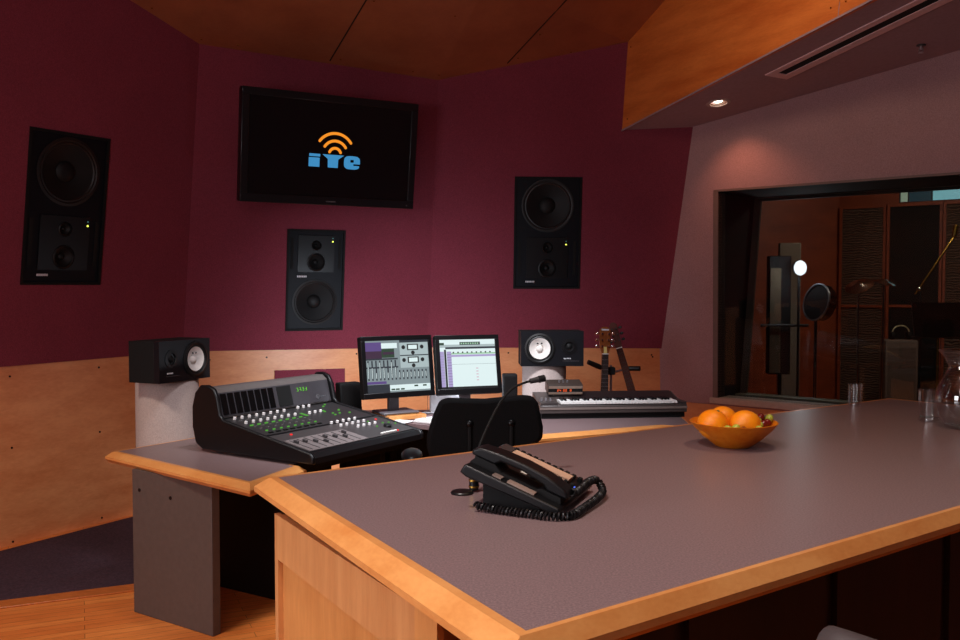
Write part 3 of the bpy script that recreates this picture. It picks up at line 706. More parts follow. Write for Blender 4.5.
# ------------------------------------------------------------------ studio desk
DZ = .73
desk = thing('studio_desk', 'angled studio desk with grey top and wooden edge holding the console', 'desk')
D0, D1, D2 = onz(105, 452.5, DZ), onz(250, 486.5, DZ), onz(128, 449, DZ)
def inset(poly, ds):
    n = len(poly); out = []
    cen = sum(poly, V())/n
    nrmv = []
    for i in range(n):
        e = (poly[(i+1) % n]-poly[i]).normalized(); nrmv.append(V((-e.y, e.x, 0)))   # inward for CCW
    for i in range(n):
        n1, n2 = nrmv[i-1], nrmv[i]; d1, d2 = ds[i-1], ds[i]
        det = n1.x*n2.y-n1.y*n2.x
        if abs(det) < .05: out.append(poly[i]+(n1*d1+n2*d2)/2)
        else: out.append(poly[i]+V(((d1*n2.y-d2*n1.y)/det, (n1.x*d2-n2.x*d1)/det, 0)))
    return out
def edging(name, outer, inner, zt, drop, th, mat, par, idx):
    b = MB(); n = len(outer)
    for i in idx:
        j = (i+1) % n
        a0, a1, c0, c1_ = outer[i], outer[j], inner[i], inner[j]
        m0, m1 = c0+(a0-c0)*.35, c1_+(a1-c1_)*.35
        z = lambda p, h: V((p.x, p.y, h))
        sect = lambda c, m, a: [z(c, zt), z(m, zt), z(a, zt-drop), z(a, zt-drop-.012), z(c+(a-c)*.7, zt-th), z(c, zt-th)]
        A, B = sect(c0, m0, a0), sect(c1_, m1, a1)
        va_ = [b.bm.verts.new(p) for p in A]; vb_ = [b.bm.verts.new(p) for p in B]
        b.bm.faces.new(va_); b.bm.faces.new(list(reversed(vb_)))
        for k in range(6): b.bm.faces.new([va_[k], va_[(k+1) % 6], vb_[(k+1) % 6], vb_[k]])
    return b.build(name, mat, par)
Pf = [V((D0.x, D0.y, 0)), V((D1.x, D1.y, 0)), V((-.79, 4.07, 0)), V((-.86, 4.12, 0)), V((-.42, 4.80, 0)), V((-.55, 5.05, 0)), V((-.95, 5.42, 0)), V((-1.52, 4.9, 0))]
Pin = inset(Pf, [.055, .055, .03, 0, 0, 0, 0, .025])
b = MB(); b.prism([p+V((0, 0, DZ)) for p in Pin], (0, 0, -.04)); b.build('desktop', M_LAM, desk)
edging('wood_edge', Pf, Pin, DZ+.001, .02, .05, M_EDGE, desk, [0, 1, 2, 7])
DZ2 = .80
b = MB(); e3 = (Pf[4]-Pf[3]).normalized(); q3 = V((e3.y, -e3.x, 0)); b.prism([Pf[3]+V((0, 0, DZ-.05)), Pf[4]+V((0, 0, DZ-.05)), Pf[4]+q3*.006+V((0, 0, DZ-.05)), Pf[3]+q3*.006+V((0, 0, DZ-.05))], (0, 0, .049)); b.build('black_edge', M_BLACKM, desk)
Pu = [V((-.60, 5.0, 0)), V((-.30, 4.84, 0)), V((.0, 4.60, 0)), V((.298, 4.47, 0)), V((1.0, 4.80, 0)), V((1.14, 4.75, 0)), V((1.165, 5.2, 0)), V((1.21, 5.5, 0)), V((.72, 5.44, 0)), V((.3, 5.42, 0)), V((-.5, 5.42, 0)), V((-.87, 5.42, 0)), V((-.87, 5.24, 0))]
Pui = inset(Pu, [0, 0, .05, .05, .03, .012, .012, 0, 0, 0, 0, 0, 0])
b = MB(); b.prism([p+V((0, 0, DZ2)) for p in Pui], (0, 0, -.025)); b.build('raised_desktop', M_LAM, desk)
edging('wood_edge', Pu, Pui, DZ2+.001, .016, .035, M_EDGE, desk, [2, 3, 4, 5, 6])
# legs
l0, l1 = onz(134, 612, 0), onz(213, 637, 0); ld = (l1-l0).normalized(); ln = V((-ld.y, ld.x, 0))
if ln.y < 0: ln = -ln
b = MB(); b.prism([l0, l1, l1+ln*.045+ld*.0, l0+ln*.045], (0, 0, DZ-.045)); leg = b.build('leg_panel', M_DESKP, desk, bevel=.003)
for x, y in [(139.5, 490), (170.5, 498), (218, 500)]:
    pl = (l0, -ln); 
    if x > 200: continue
    p = onpl(x, y, pl); MB().cyl(p-ln*.002, p+ln*.01, .009, None, 12).build('bolt', M_BLACK, leg)
b = MB(); q0, q1 = onz(219, 588, 0), onz(300, 606, 0); b.prism([q0+V((.0, .02, 0)), q1, q1+V((.02, .05, 0)), q0+V((.02, .07, 0))], (0, 0, DZ-.045)); b.build('modesty_panel', M_BLACKM, desk)
for (x, y, a, hh_) in [(-.62, 4.84, 57, DZ-.042), (.35, 5.0, 20, DZ2-.026), (1.08, 5.15, 0, DZ2-.026), (-.5, 5.28, 0, DZ2-.026)]:
    rr = Mx.Rotation(R(a+90), 3, 'Z'); MB().box((x, y, hh_/2), (.24, .04, hh_), rr).build('leg_panel', M_BLACKM, desk)

b = MB(); b.prism([V((-.84, 5.36, .012)), V((1.12, 5.40, .012)), V((1.12, 5.385, .012)), V((-.84, 5.345, .012))], (0, 0, DZ2-.038)); b.build('back_panel', M_BLACKM, desk)
b = MB(); b.prism([V((-1.46, 4.90, .012)), V((-.90, 5.37, .012)), V((-.89, 5.355, .012)), V((-1.45, 4.885, .012))], (0, 0, DZ-.054)); b.build('back_panel', M_BLACKM, desk)
# pillars
def pillar(label, x, y, r, h):
    t = thing('speaker_pillar', label, 'pillar', (x, y, 0), (0, 0, 0), 'fabric covered pillars under the small speakers')
    MB().lathe([(0, 0), (r, 0), (r, h-.01), (r-.008, h), (0, h)], None, 40).build('fabric_sleeve', M_PILLAR, t, smooth=True)
    MB().lathe([(r+.0015, 0), (r+.004, .002), (r+.004, .06), (r+.0015, .062)], None, 40).build('base_band', M_DARKW, t, smooth=True)
    return t
NLz, NRz = 1.037, 1.063
pillar('pale fabric pillar by the left wall, under a small black speaker', -1.74, 4.99, .168, NLz)
pillar('pale fabric pillar behind the synthesizer, under a small black speaker', .40, 5.6, .137, NRz)

# near-field monitors
def near_field(label, loc, yaw, flip, s):
    t = thing('studio_monitor', label, 'speaker', loc, (0, 0, yaw), 'small black speakers with white cones')
    w, h, d = .382*s, .213*s, .2*s
    sx = 1 if flip else -1           # side of the woofer
    wx, wz, wr = sx*w*.2, h*.5+.002, h*.355
    tx, tz, tr = -sx*w*.27, h*.56, h*.15
    b = MB(); b.span((-w/2, -d/2+.035, 0), (w/2, d/2, h)); b.build('cabinet', M_BLACKM, t, bevel=.003)
    b = MB(); b.plate(w, h, [(wx, wz, wr*.99), (tx, tz, tr*.9)], -d/2, -d/2+.036, off=(0, h/2)); b.build('baffle', M_BAFFLE, t)
    w_ = MB().lathe([(wr*1.22, 0), (wr*1.22, .006), (wr*1.08, .009), (wr*.99, .004), (wr*.9, .007), (wr*.84, 0)], front(wx, wz, -d/2), 40).build('woofer', M_RUBBER, t, smooth=True)
    MB().lathe([(wr*.85, .003), (wr*.3, -.022), (0, -.026)], front(wx, wz, -d/2), 40).build('cone', M_WCONE, w_, smooth=True)
    MB().lathe([(wr*.3, -.02), (wr*.25, -.008), (wr*.12, -.002), (0, 0)], front(wx, wz-.004, -d/2), 28).build('dust_cap', M_WCONE, w_, smooth=True)
    for k in (-1, 1): MB().ball((wx+k*wr*.16, -d/2+.0065, wz+wr*.4), .0045, 10, (1.5, .6, 1), Mx.Rotation(k*-.5, 3, 'Y')).build('terminal', M_BLACKM, w_)
    b = MB(); b.box((wx-sx*wr*0, -d/2-.002, wz), (.001, .001, .001)); b.bm.free()
    # guard arc plate around woofer
    MB().lathe([(wr*1.3, -.0005), (wr*1.3, .003), (wr*1.22, .003)], front(wx, wz, -d/2), 8).build('mounting_ring', M_BLACK, t)
    tw = MB().lathe([(tr*1.5, 0), (tr*1.5, .003), (tr*.95, .004), (tr*.88, -.003), (tr*.6, -.004)], front(tx, tz, -d/2), 28).build('tweeter', M_BLACK, t, smooth=True)
    MB().lathe([(tr*.6, -.006), (tr*.4, .001), (0, .004)], front(tx, tz, -d/2), 20).build('dome', M_CONE, tw, smooth=True)
    b = MB()
    for i in range(5): b.box((tx-.03+i*.009, -d/2-.0012, h*.22), (.006, .002, .007))
    b.build('badge', plain('badge white', (215, 215, 220), .4), t)
    MB().box((tx+.01, -d/2-.0008, h*.15), (.1, .0015, .0015)).build('trim_line', M_GREYP, t)
    return t
near_field('small black speaker with white cone on the left pillar', (-1.695, 4.915, NLz), R(67), True, 1.04)
near_field('small black speaker with white cone on the right pillar by the guitars', (.4355, 5.55, NRz), R(2), False, 1.0)

# ------------------------------------------------------------------ mixing console
AU = math.atan2(.841, .541)
con = thing('mixing_console', 'black mixing console with slanted meter bridge on the left desk wing', 'mixing console', (-.745, 4.03, DZ+.002), (0, 0, AU))
CW, CD = .82, .64
def surf(y): return .06+.11*y/CD            # top of the control surface above the desk
side = [(0, .012), (0, .045), (.02, .062), (CD-.05, .168), (CD-.028, .19), (CD-.012, .27), (CD+.015, .315), (CD+.06, .332), (CD+.11, .328), (CD+.15, .29), (CD+.172, .22), (CD+.172, .12), (CD+.15, .04), (CD+.1, .012)]
for x0 in (-.012, CW-.012):
    b = MB(); b.prism([(x0, y, z) for y, z in side], (.024, 0, 0)); b.build('side_cheek', M_BLACK, con, bevel=.008, seg=3)
b = MB(); b.prism([(.012, 0.004, .012), (.012, 0.004, .04), (.012, .03, .06), (.012, CD, .165), (.012, CD+.02, .165), (.012, CD+.1, .012)], (CW-.024, 0, 0)); b.build('chassis', M_BLACK, con)
for fx in (.06, CW-.06):
    for fy in (.19, CD+.05): MB().cyl((fx, fy, 0), (fx, fy, .0125), .015, None, 12).build('foot', M_RUBBER, con)
# sloping frame helper on the control surface: local (x, v) -> point; v from front 0 to back 1
SLP = math.atan2(.105, CD-.03)
def sp(x, v, h=0):
    y = .03+(CD-.03)*v; z = .06+.105*v
    return V((x, y-h*math.sin(SLP), z+h*math.cos(SLP)))
srot = Mx.Rotation(SLP, 3, 'X')
def sbox(b, x, v, sx, sv, h, h0=0):
    b.box(sp(x, v, h0+h/2), (sx, sv*(CD-.03), h), srot)
b = MB(); sbox(b, CW/2, .73, CW-.03, .5, .003); b.build('upper_panel', plain('console panel', (46, 44, 45), .42), con)
b = MB(); sbox(b, CW/2, .24, CW-.03, .43, .003); b.build('lower_panel', plain('console lower panel', (62, 58, 58), .42), con)
b = MB(); sbox(b, CW*.28, .17, CW*.5, .28, .0045); b.build('fader_panel', plain('fader panel', (116, 107, 106), .45), con)
kn = MB().cyl((0, 0, 0), (0, 0, .013), .0085, .0075, 16).build('encoder_knob', plain('knob cap', (226, 222, 220), .35), con, bevel=.001)
kn.location = sp(.07, .93, .003); kn.rotation_euler = (SLP, 0, 0)
def knob(x, v, src=kn): return copy_part(src, con, sp(x, v, .003))
for i in range(1, 8): knob(.07+i*.048, .93)
for i in range(8): knob(.07+i*.048, .80)
for k in range(3): knob(.52+k*.042, .95)
for k in range(3): knob(.50+k*.042, .78)
for r_ in range(2):
    for k in range(5): knob(.46+k*.045+r_*.01, .47-r_*.09)
for k in range(4): knob(.54+k*.045, .29)
kb = MB().cyl((0, 0, 0), (0, 0, .012), .024, .022, 24).build('jog_wheel', M_BLACK, con, bevel=.002); kb.location = sp(.70, .18, .003); kb.rotation_euler = (SLP, 0, 0)
m_g = emit('led green', (90, 180, 60), .7); m_gd = emit('led green dim', (50, 110, 60), .3); m_r = emit('led red', (240, 40, 40), 1.2); m_btn = plain('soft button', (96, 94, 92), .5)
gl = MB(); gl.box((0, 0, .003), (.013, .007, .006)); btn = gl.build('button', m_btn, con); btn.location = sp(.07, .87, .003); btn.rotation_euler = (SLP, 0, 0)
for i in range(1, 8): copy_part(btn, con, sp(.07+i*.048, .87, .003))
for v in (.69, .63):
    for i in range(8): copy_part(btn, con, sp(.07+i*.048, v, .003))
gb2 = MB(); gb2.box((0, 0, .0025), (.02, .006, .005)); gbt = gb2.build('lit_button', m_g, con); gbt.location = sp(.07, .735, .003); gbt.rotation_euler = (SLP, 0, 0)
for i in range(1, 8): copy_part(gbt, con, sp(.07+i*.048, .735, .003))
for i in range(8): 
    c = copy_part(gbt, con, sp(.075+i*.048, .575, .003)); c.scale = (.7, 1, 1)
for i in range(10):
    c = copy_part(gbt, con, sp(.60+random.random()*.19, .62+random.random()*.33, .003)); c.scale = (.55, 1.2, 1)
for i in range(7):
    c = copy_part(gbt, con, sp(.62+random.random()*.17, .2+random.random()*.2, .003)); c.scale = (.5, 1, 1)
c = copy_part(gbt, con, sp(.46, .78, .003)); c.scale = (.8, 8, .6)
rb = MB(); rb.box((0, 0, .0025), (.01, .009, .005)); rbt = rb.build('record_light', m_r, con); rbt.location = sp(.13, .40, .003); rbt.rotation_euler = (SLP, 0, 0)
copy_part(rbt, con, sp(.75, .38, .003)); copy_part(rbt, con, sp(.69, .06, .003))
db = MB(); db.box((0, 0, .002), (.028, .012, .004)); dsp = db.build('channel_display', plain('display black', (16, 22, 18), .2), con); dsp.location = sp(.07, .52, .003); dsp.rotation_euler = (SLP, 0, 0)
for i in range(1, 8): copy_part(dsp, con, sp(.07+i*.048, .52, .003))
# faders
fs = MB(); fs.box((0, 0, .0006), (.004, .15, .0012)); fsl = fs.build('fader_slot', M_BLACKV, con); fsl.location = sp(.05, .17, .0045); fsl.rotation_euler = (SLP, 0, 0)
fc = MB(); fc.box((0, 0, .006), (.013, .026, .012)); fcap = fc.build('fader_cap', plain('fader grey', (60, 58, 60), .35), con, bevel=.002); fcap.location = sp(.05, .22, .0058); fcap.rotation_euler = (SLP, 0, 0)
for i in range(1, 8):
    copy_part(fsl, con, sp(.05+i*.048, .17, .0045)); copy_part(fcap, con, sp(.05+i*.048, .12+.12*((i*37) % 10)/10, .0058))
for k in range(6):
    b = MB(); b.box((0, 0, .004), (.018, .011, .008)); o = b.build('transport_button', plain('white button', (225, 222, 215), .4), con, bevel=.001); o.location = sp(.56+k*.021, .055, .003); o.rotation_euler = (SLP, 0, 0)
# meter bridge
b = MB(); BR = [(CD-.015, .168), (CD+.02, .295), (CD+.05, .318), (CD+.10, .318), (CD+.14, .29), (CD+.15, .168)]
b.prism([(.012, y, z) for y, z in BR], (CW-.024, 0, 0)); b.build('meter_bridge', plain('bridge grey', (98, 92, 90), .42), con, bevel=.006)
BA = math.atan2(.035, .127)
brot = Mx.Rotation(-BA, 3, 'X')
def bp(x, k, h=0):      # point on the bridge face
    return V((x, CD-.015+.035*k-h*math.cos(BA), .168+.127*k+h*math.sin(BA)*1.0))
def bbox(b, x, k, sx, sk, h, h0=0): b.box(bp(x, k, h0+h/2), (sx, h, sk*.132), brot)
b = MB(); bbox(b, CW*.5, .52, CW-.04, .9, .003); b.build('bridge_panel', plain('bridge panel', (66, 63, 67), .4), con)
for i in range(8):
    b = MB(); bbox(b, .045+i*.045, .52, .036, .80, .004, .002); mt = b.build('meter_window', plain('meter black', (10, 10, 11), .25), con)
b = MB(); bbox(b, .455, .52, .10, .80, .004, .002); b.build('speaker_grille', M_BLACKV, con)
b = MB()
for i in range(4):
    for dz_, hw_ in ((.07, .010), (0, .010), (-.07, .010)):
        if (i*3+int(dz_*100)) % 4: bbox(b, .555+i*.022, .70+dz_, hw_, .014, .002, .003)
    bbox(b, .560+i*.022, .70, .0025, .14, .002, .003)
b.build('timecode_digits', emit('timecode green', (120, 235, 60), .8), con)
b = MB().lathe([(.006, 0), (.013, 0), (.013, .003), (.006, .003), (.006, 0)], Mx.Translation(bp(CW-.12, .30, .003)) @ brot.to_4x4() @ RX90, 24); b.build('round_emblem', M_SILV, con)
b = MB()
for i in range(7): bbox(b, CW-.098+i*.006, .30, .004, .03, .001, .003)
b.build('maker_name', M_SILV, con)
MB().prism([(CW-.012+.022, y, z) for y, z in [(CD-.01, .18), (CD+.02, .30), (CD+.03, .30), (CD, .18)]], (.004, 0, 0)).build('side_trim', M_SILV, con)

# ------------------------------------------------------------------ computer monitors
def cm(par): return par
m_white = emit('screen white', (222, 240, 240), 1.0)
def edisc(b, W, H, x, y, r, lift):
    c = V((-W/2+x*W, 0, H/2-y*H)); b.cyl(c+V((0, -.0005, 0)), c+V((0, -.001-lift, 0)), r*W, None, 16)
def ebox(b, W, H, x0, y0, x1, y1, lift):   # fractions of the screen, origin top left
    b.span((-W/2+x0*W, -.001-lift, H/2-y1*H), (-W/2+x1*W, -.0005, H/2-y0*H))
def monitor(label, loc, yaw, tilt, W, H, kind, zbase):
    t = thing('computer_monitor', label, 'monitor', (loc[0], loc[1], zbase), (0, 0, yaw), 'pair of computer monitors on the desk')
    cz = loc[2]-zbase; rot = (tilt, 0, 0)
    b = MB(); b.span((-W/2, .004, -H/2), (W/2, .05, H/2)); b.build('housing', M_BLACKM, t, bevel=.006, loc=(0, 0, cz), rot=rot)
    bz = .026; b = MB()
    b.span((-W/2, -.006, -H/2), (W/2, .004, -H/2+bz*1.2)); b.span((-W/2, -.006, H/2-bz), (W/2, .004, H/2))
    b.span((-W/2, -.006, -H/2+bz*1.2), (-W/2+bz, .004, H/2-bz)); b.span((W/2-bz, -.006, -H/2+bz*1.2), (W/2, .004, H/2-bz))
    b.build('bezel', plain('monitor bezel', (11, 10, 12), .35, 0, .35), t, bevel=.002, loc=(0, 0, cz), rot=rot)
    sw, sh = W-2*bz, H-bz*2.2; off = bz*.1
    mats = [m_white, emit('ui violet', (104, 78, 150), .7), emit('ui grey', (150, 166, 170), .7), emit('ui dark', (52, 60, 72), .5), emit('ui green', (46, 84, 56), .5),
            emit('ui plum', (78, 40, 78), .5), emit('ui black', (22, 24, 26), .3), emit('ui lilac', (186, 170, 224), .8), emit('ui pale green', (170, 220, 180), .8), emit('ui pink', (232, 200, 215), .8), emit('ui panel', (186, 204, 206), .8)]
    b = MB()
    def r(m, x0, y0, x1, y1, l): b.mi = m; ebox(b, sw, sh, x0, y0, x1, y1, l)
    if kind == 0:
        r(2, 0, 0, 1, 1, 0)
        r(1, .0, .03, .25, .2, .0004); r(5, 0, .2, .25, .34, .0005); r(4, .25, .16, .45, .33, .0004); r(5, .27, .22, .45, .27, .0006)
        r(0, .25, .05, .5, .15, .0004); r(10, .54, .05, 1, .54, .0004); r(3, .54, .29, 1, .31, .0006); r(3, .54, 0, 1, .05, .0005)
        for yy in (.08, .33):
            r(6, .66, yy, .84, yy+.12, .0006); r(0, .68, yy+.02, .82, yy+.1, .0008)
            for (ux, uy) in [(.6, .06), (.9, .06), (.75, .17)]:
                b.mi = 6; edisc(b, sw, sh, ux, yy+uy, .03, .0007)
        for i in range(16):
            x = .02+i*.061
            r(3, x, .38 if x < .5 else .58, x+.022, .76, .0005); r(0, x+.004, .42+.1*((i*7) % 3) if x < .5 else .62, x+.012, .72, .0007)
        for yy in (.34, .5): r(3, 0, yy, .5, yy+.03, .0006)
        r(1, 0, .78, .3, .83, .0005); r(3, 0, .84, .35, 1, .0005); r(0, .35, .86, 1, .97, .0005)
        for x in (.37, .44, .52, .74, .88): r(4, x, .93 if x < .6 else .88, x+.06, .96 if x < .6 else .91, .0008)
    else:
        r(0, 0, 0, 1, 1, 0); r(10, 0, .1, 1, .16, .0004); r(3, .1, .15, 1, .19, .0005); r(3, .36, .05, .73, .11, .0006)
        for i in range(8): r(8, .38+i*.042, .065, .405+i*.042, .095, .0008)
        r(4, 0, .06, .08, .11, .0006); r(7, .0, .24, .07, 1, .0004); r(7, .12, .24, .2, 1, .0004); r(6, .075, .2, .11, 1, .0006); r(7, .2, .31, 1, .35, .0004); r(8, .2, .27, 1, .30, .0004)
        for i in range(9): b.mi = 6; edisc(b, sw, sh, .24+i*.083, .262, .014, .0007)
        for i in range(12): r(2, 0, .28+i*.055, .07, .285+i*.055, .0007); r(3, .12, .3+i*.055, .2, .305+i*.055, .0007)
        for i in range(5): r(9, .63, .58+i*.06, .67, .6+i*.06, .0006)
        r(2, .2, .5, 1, .505, .0004); r(6, 0, .955, 1, 1, .0006)
    scn = b.build('screen', mats, t, loc=(0, 0, cz+off), rot=rot)
    h0 = cz-H/2
    MB().span((-.032, .055, .012), (.032, .085, cz-.02)).build('stand_neck', M_GREYP, t, bevel=.004)
    MB().span((-.11, -.05, 0), (.11, .13, .014)).build('stand_base', M_GREYP, t, bevel=.006)
    MB().box((-W/2+.05, -.0065, h0+cz*0+.0), (.0001, .0001, .0001)).bm.free()
    return t
monitor('left computer monitor, showing a mixer window with meters', (-.4635, 5.08, 1.0948), R(29.8), R(-8.4), .44, .35, 0, DZ2+.028)
monitor('right computer monitor, showing a mostly blank white window', (-.066, 5.16, 1.1), R(19), R(-12), .387, .341, 1, DZ2+.001)
t = thing('wooden_riser', 'orange wooden block under the left computer monitor', 'riser', (-.445, 5.09, DZ2+.001), (0, 0, R(29.8)))
MB().span((-.115, -.085, 0), (.115, .135, .026)).build('board', M_EDGE, t, bevel=.003)
# small desktop speakers
def deskspk(label, loc, yaw, w, h, tilt=0):
    t = thing('desktop_speaker', label, 'speaker', loc, (0, 0, yaw), 'little black computer speakers')
    b = MB(); b.prism([(-w/2, -.045, 0), (-w/2, .05, 0), (-w/2, .045, h), (-w/2, -.02, h)], (w, 0, 0)); b.build('cabinet', M_BLACKM, t, bevel=.008)
    b = MB(); a = math.atan2(.025, h); b.box((0, -.0345, h/2), (w-.016, .006, h-.03), Mx.Rotation(-a, 3, 'X')); b.build('grille', fabric('grille cloth', (24, 22, 22)), t, bevel=.002)
    MB().box((w*.3, -.0475, .014), (.01, .006, .006)).build('label_dot', M_SILV, t)
    return t
p = ony(349, 413, 5.25)
deskspk('little black desktop speaker left of the monitors', (p.x, 5.25, DZ2+.001), R(35), .135, .185)
deskspk('little black desktop speaker right of the monitors behind the chair', (.175, 5.26, DZ2+.001), R(5), .085, .235)
# papers, keyboard, mouse, cable
def sheet(label, x, y, rz, w=.21, d=.297, z=DZ, n=1):
    t = MB(); 
    for k in range(n): t.box((random.uniform(-.003, .003)*k, random.uniform(-.003, .003)*k, .0008+k*.0011), (w, d, .001))
    o = t.build('paper_sheet', M_PAPER, loc=(x, y, z), rot=(0, 0, rz)); return tag(o, label, 'paper', 'white papers on the desk')
Z2 = DZ2+.0015
sheet('small sheet of paper against the console, left of the wooden block', -.665, 5.10, R(25), .11, .15, Z2)
sheet('thin pile of papers in front of the wooden block under the left monitor', -.475, 4.955, R(-28), .20, .09, Z2, 4)
sheet('sheet of paper behind the left monitor stand', -.36, 5.335, R(6), .28, .15, Z2)
sheet('sheet of paper right of the wooden block, by the right monitor', -.225, 5.06, R(30), .16, .17, Z2, 2)
t = thing('computer_keyboard', 'small white computer keyboard beside the chair back', 'keyboard', (-.235, 4.875, DZ2+.001), (0, 0, R(-33)))
MB().span((-.13, -.04, 0), (.13, .04, .014)).build('case', M_WHITEP, t, bevel=.004)
for r_ in range(4):
    MB_ = MB()
    for k in range(12): MB_.box((-.113+k*.0205, -.028+r_*.0185, .017), (.017, .015, .006))
    MB_.build('key_row', M_WHITEP, t)
t = thing('document_box', 'white box standing on the desk behind the chair', 'box', (-.20, 5.36, DZ2+.001), (0, 0, R(12)))
MB().span((-.1, -.02, 0), (.1, .02, .10)).build('box_body', M_PAPER, t, bevel=.002); MB().span((-.101, -.021, .085), (.101, .021, .102)).build('box_lid', M_PAPER, t)
b = MB(); b.tube([(-.655+.004*i, 5.16+.018*i, DZ2+.006+.0*.02*max(0, math.sin(i*.8))) for i in range(13)], .004, 8); tag(b.build('cable', M_BLACK, smooth=True), 'black cable trailing on the desk behind the monitors', 'cable')

# ------------------------------------------------------------------ synthesizer and clock
kx0, kx1 = ony(537, 411, 5.0), ony(684, 410, 5.08)
KY = R(5)
kb_l = thing('synthesizer', 'long dark synthesizer keyboard on the right desk wing', 'synthesizer', (.745, 5.24, DZ2+.002), (0, 0, KY))
KWd = .845; KZ = .055
b = MB(); b.prism([(-KWd/2, -.17, .0+.03), (-KWd/2, -.17, .075), (-KWd/2, -.03, .085), (-KWd/2, .14, .118), (-KWd/2, .15, .03)], (KWd, 0, 0)); b.build('case', plain('synth grey', (72, 64, 62), .4), kb_l, bevel=.004)
b = MB(); b.span((-KWd/2+.01, -.155, 0), (KWd/2-.01, .14, .03)); b.build('under_case', M_BLACKM, kb_l)
def kz(y): return .085+(.118-.085)*(y+.03)/.17
sl = math.atan2(.033, .17)
b = MB(); b.box((.1, .057, kz(.057)+.002), (KWd-.23, .15, .004), Mx.Rotation(sl, 3, 'X')); b.build('top_panel', plain('synth panel', (34, 30, 30), .35), kb_l)
nk = 36; kx = -KWd/2+.125; kw = (KWd-.17)/nk
wk = MB().span((-kw*.46, -.165, 0), (kw*.46, -.035, .014)).build('white_key', M_WHITEP, kb_l, bevel=.001); wk.location = (kx, 0, .081)
for i in range(1, nk): copy_part(wk, kb_l, (kx+i*kw, 0, .081))
bkk = MB().span((-kw*.3, -.118, 0), (kw*.3, -.036, .011)).build('black_key', M_BLACK, kb_l, bevel=.001); first = True
for i in range(nk-1):
    if i % 7 in (0, 1, 3, 4, 5):
        if first: bkk.location = (kx+(i+.5)*kw, 0, .0955); first = False
        else: copy_part(bkk, kb_l, (kx+(i+.5)*kw, 0, .0955))
b = MB(); b.span((-KWd/2+.004, -.166, .074), (-KWd/2+.1, -.03, .089)); b.build('left_panel', plain('synth left', (58, 52, 52), .4), kb_l)
for k in range(3): MB().cyl((-KWd/2+.025+k*.026, -.05, .089), (-KWd/2+.025+k*.026, -.05, .105), .008, .007, 14).build('knob', M_SILV, kb_l)
MB().span((KWd/2-.04, -.169, .075), (KWd/2-.004, -.03, .09)).build('end_block', plain('synth left', (58, 52, 52), .4), kb_l)
MB().span((-KWd/2, -.174, .052), (KWd/2, -.169, .064)).build('front_strip', plain('front strip', (124, 112, 106), .35), kb_l)
ck = thing('digital_clock', 'small silver digital unit with orange numbers on the synthesizer', 'clock', (.495, 5.30, DZ2+.116), (R(11), 0, R(5)))
MB().span((-.103, -.05, 0.008), (.103, .06, .068)).build('case', plain('clock case', (58, 46, 40), .5), ck, bevel=.003)
MB().span((-.1, -.056, .046), (.1, -.05, .06)).build('upper_strip', plain('clock silver', (150, 128, 114), .35, .3), ck)
MB().span((-.1, -.056, .012), (.1, -.05, .024)).build('lower_strip', plain('clock silver', (150, 128, 114), .35, .3), ck)
MB().span((-.1, -.053, .024), (.1, -.05, .046)).build('display_window', M_BLACKM, ck)
b = MB()
def seg7(b, x, z, w, h, s):
    th = .0018; S = {'a': ((0, h/2), 1), 'g': ((0, 0), 1), 'd': ((0, -h/2), 1), 'f': ((-w/2, h/4), 0), 'b': ((w/2, h/4), 0), 'e': ((-w/2, -h/4), 0), 'c': ((w/2, -h/4), 0)}
    for k in s: (dx, dz), hor = S[k]; b.box((x+dx, -.0535, z+dz), (w if hor else th, .001, th if hor else h/2))
for x, s in [(-.045, 'abged'), (-.032, 'fgbc'), (-.010, 'abcdef'), (.003, 'abcdef'), (.03, 'abcdefg')]: seg7(b, x, .035, .007, .012, s)
b.build('orange_digits', emit('clock orange', (255, 96, 40), 1.2), ck)
for k in range(3): MB().cyl((-.03+k*.024, 0, .068), (-.03+k*.024, 0, .08), .006, None, 12).build('button', M_SILV, ck)
for sx in (-1, 1): MB().box((sx*.08, 0.0, .004), (.02, .08, .008)).build('foot', M_BLACKM, ck)

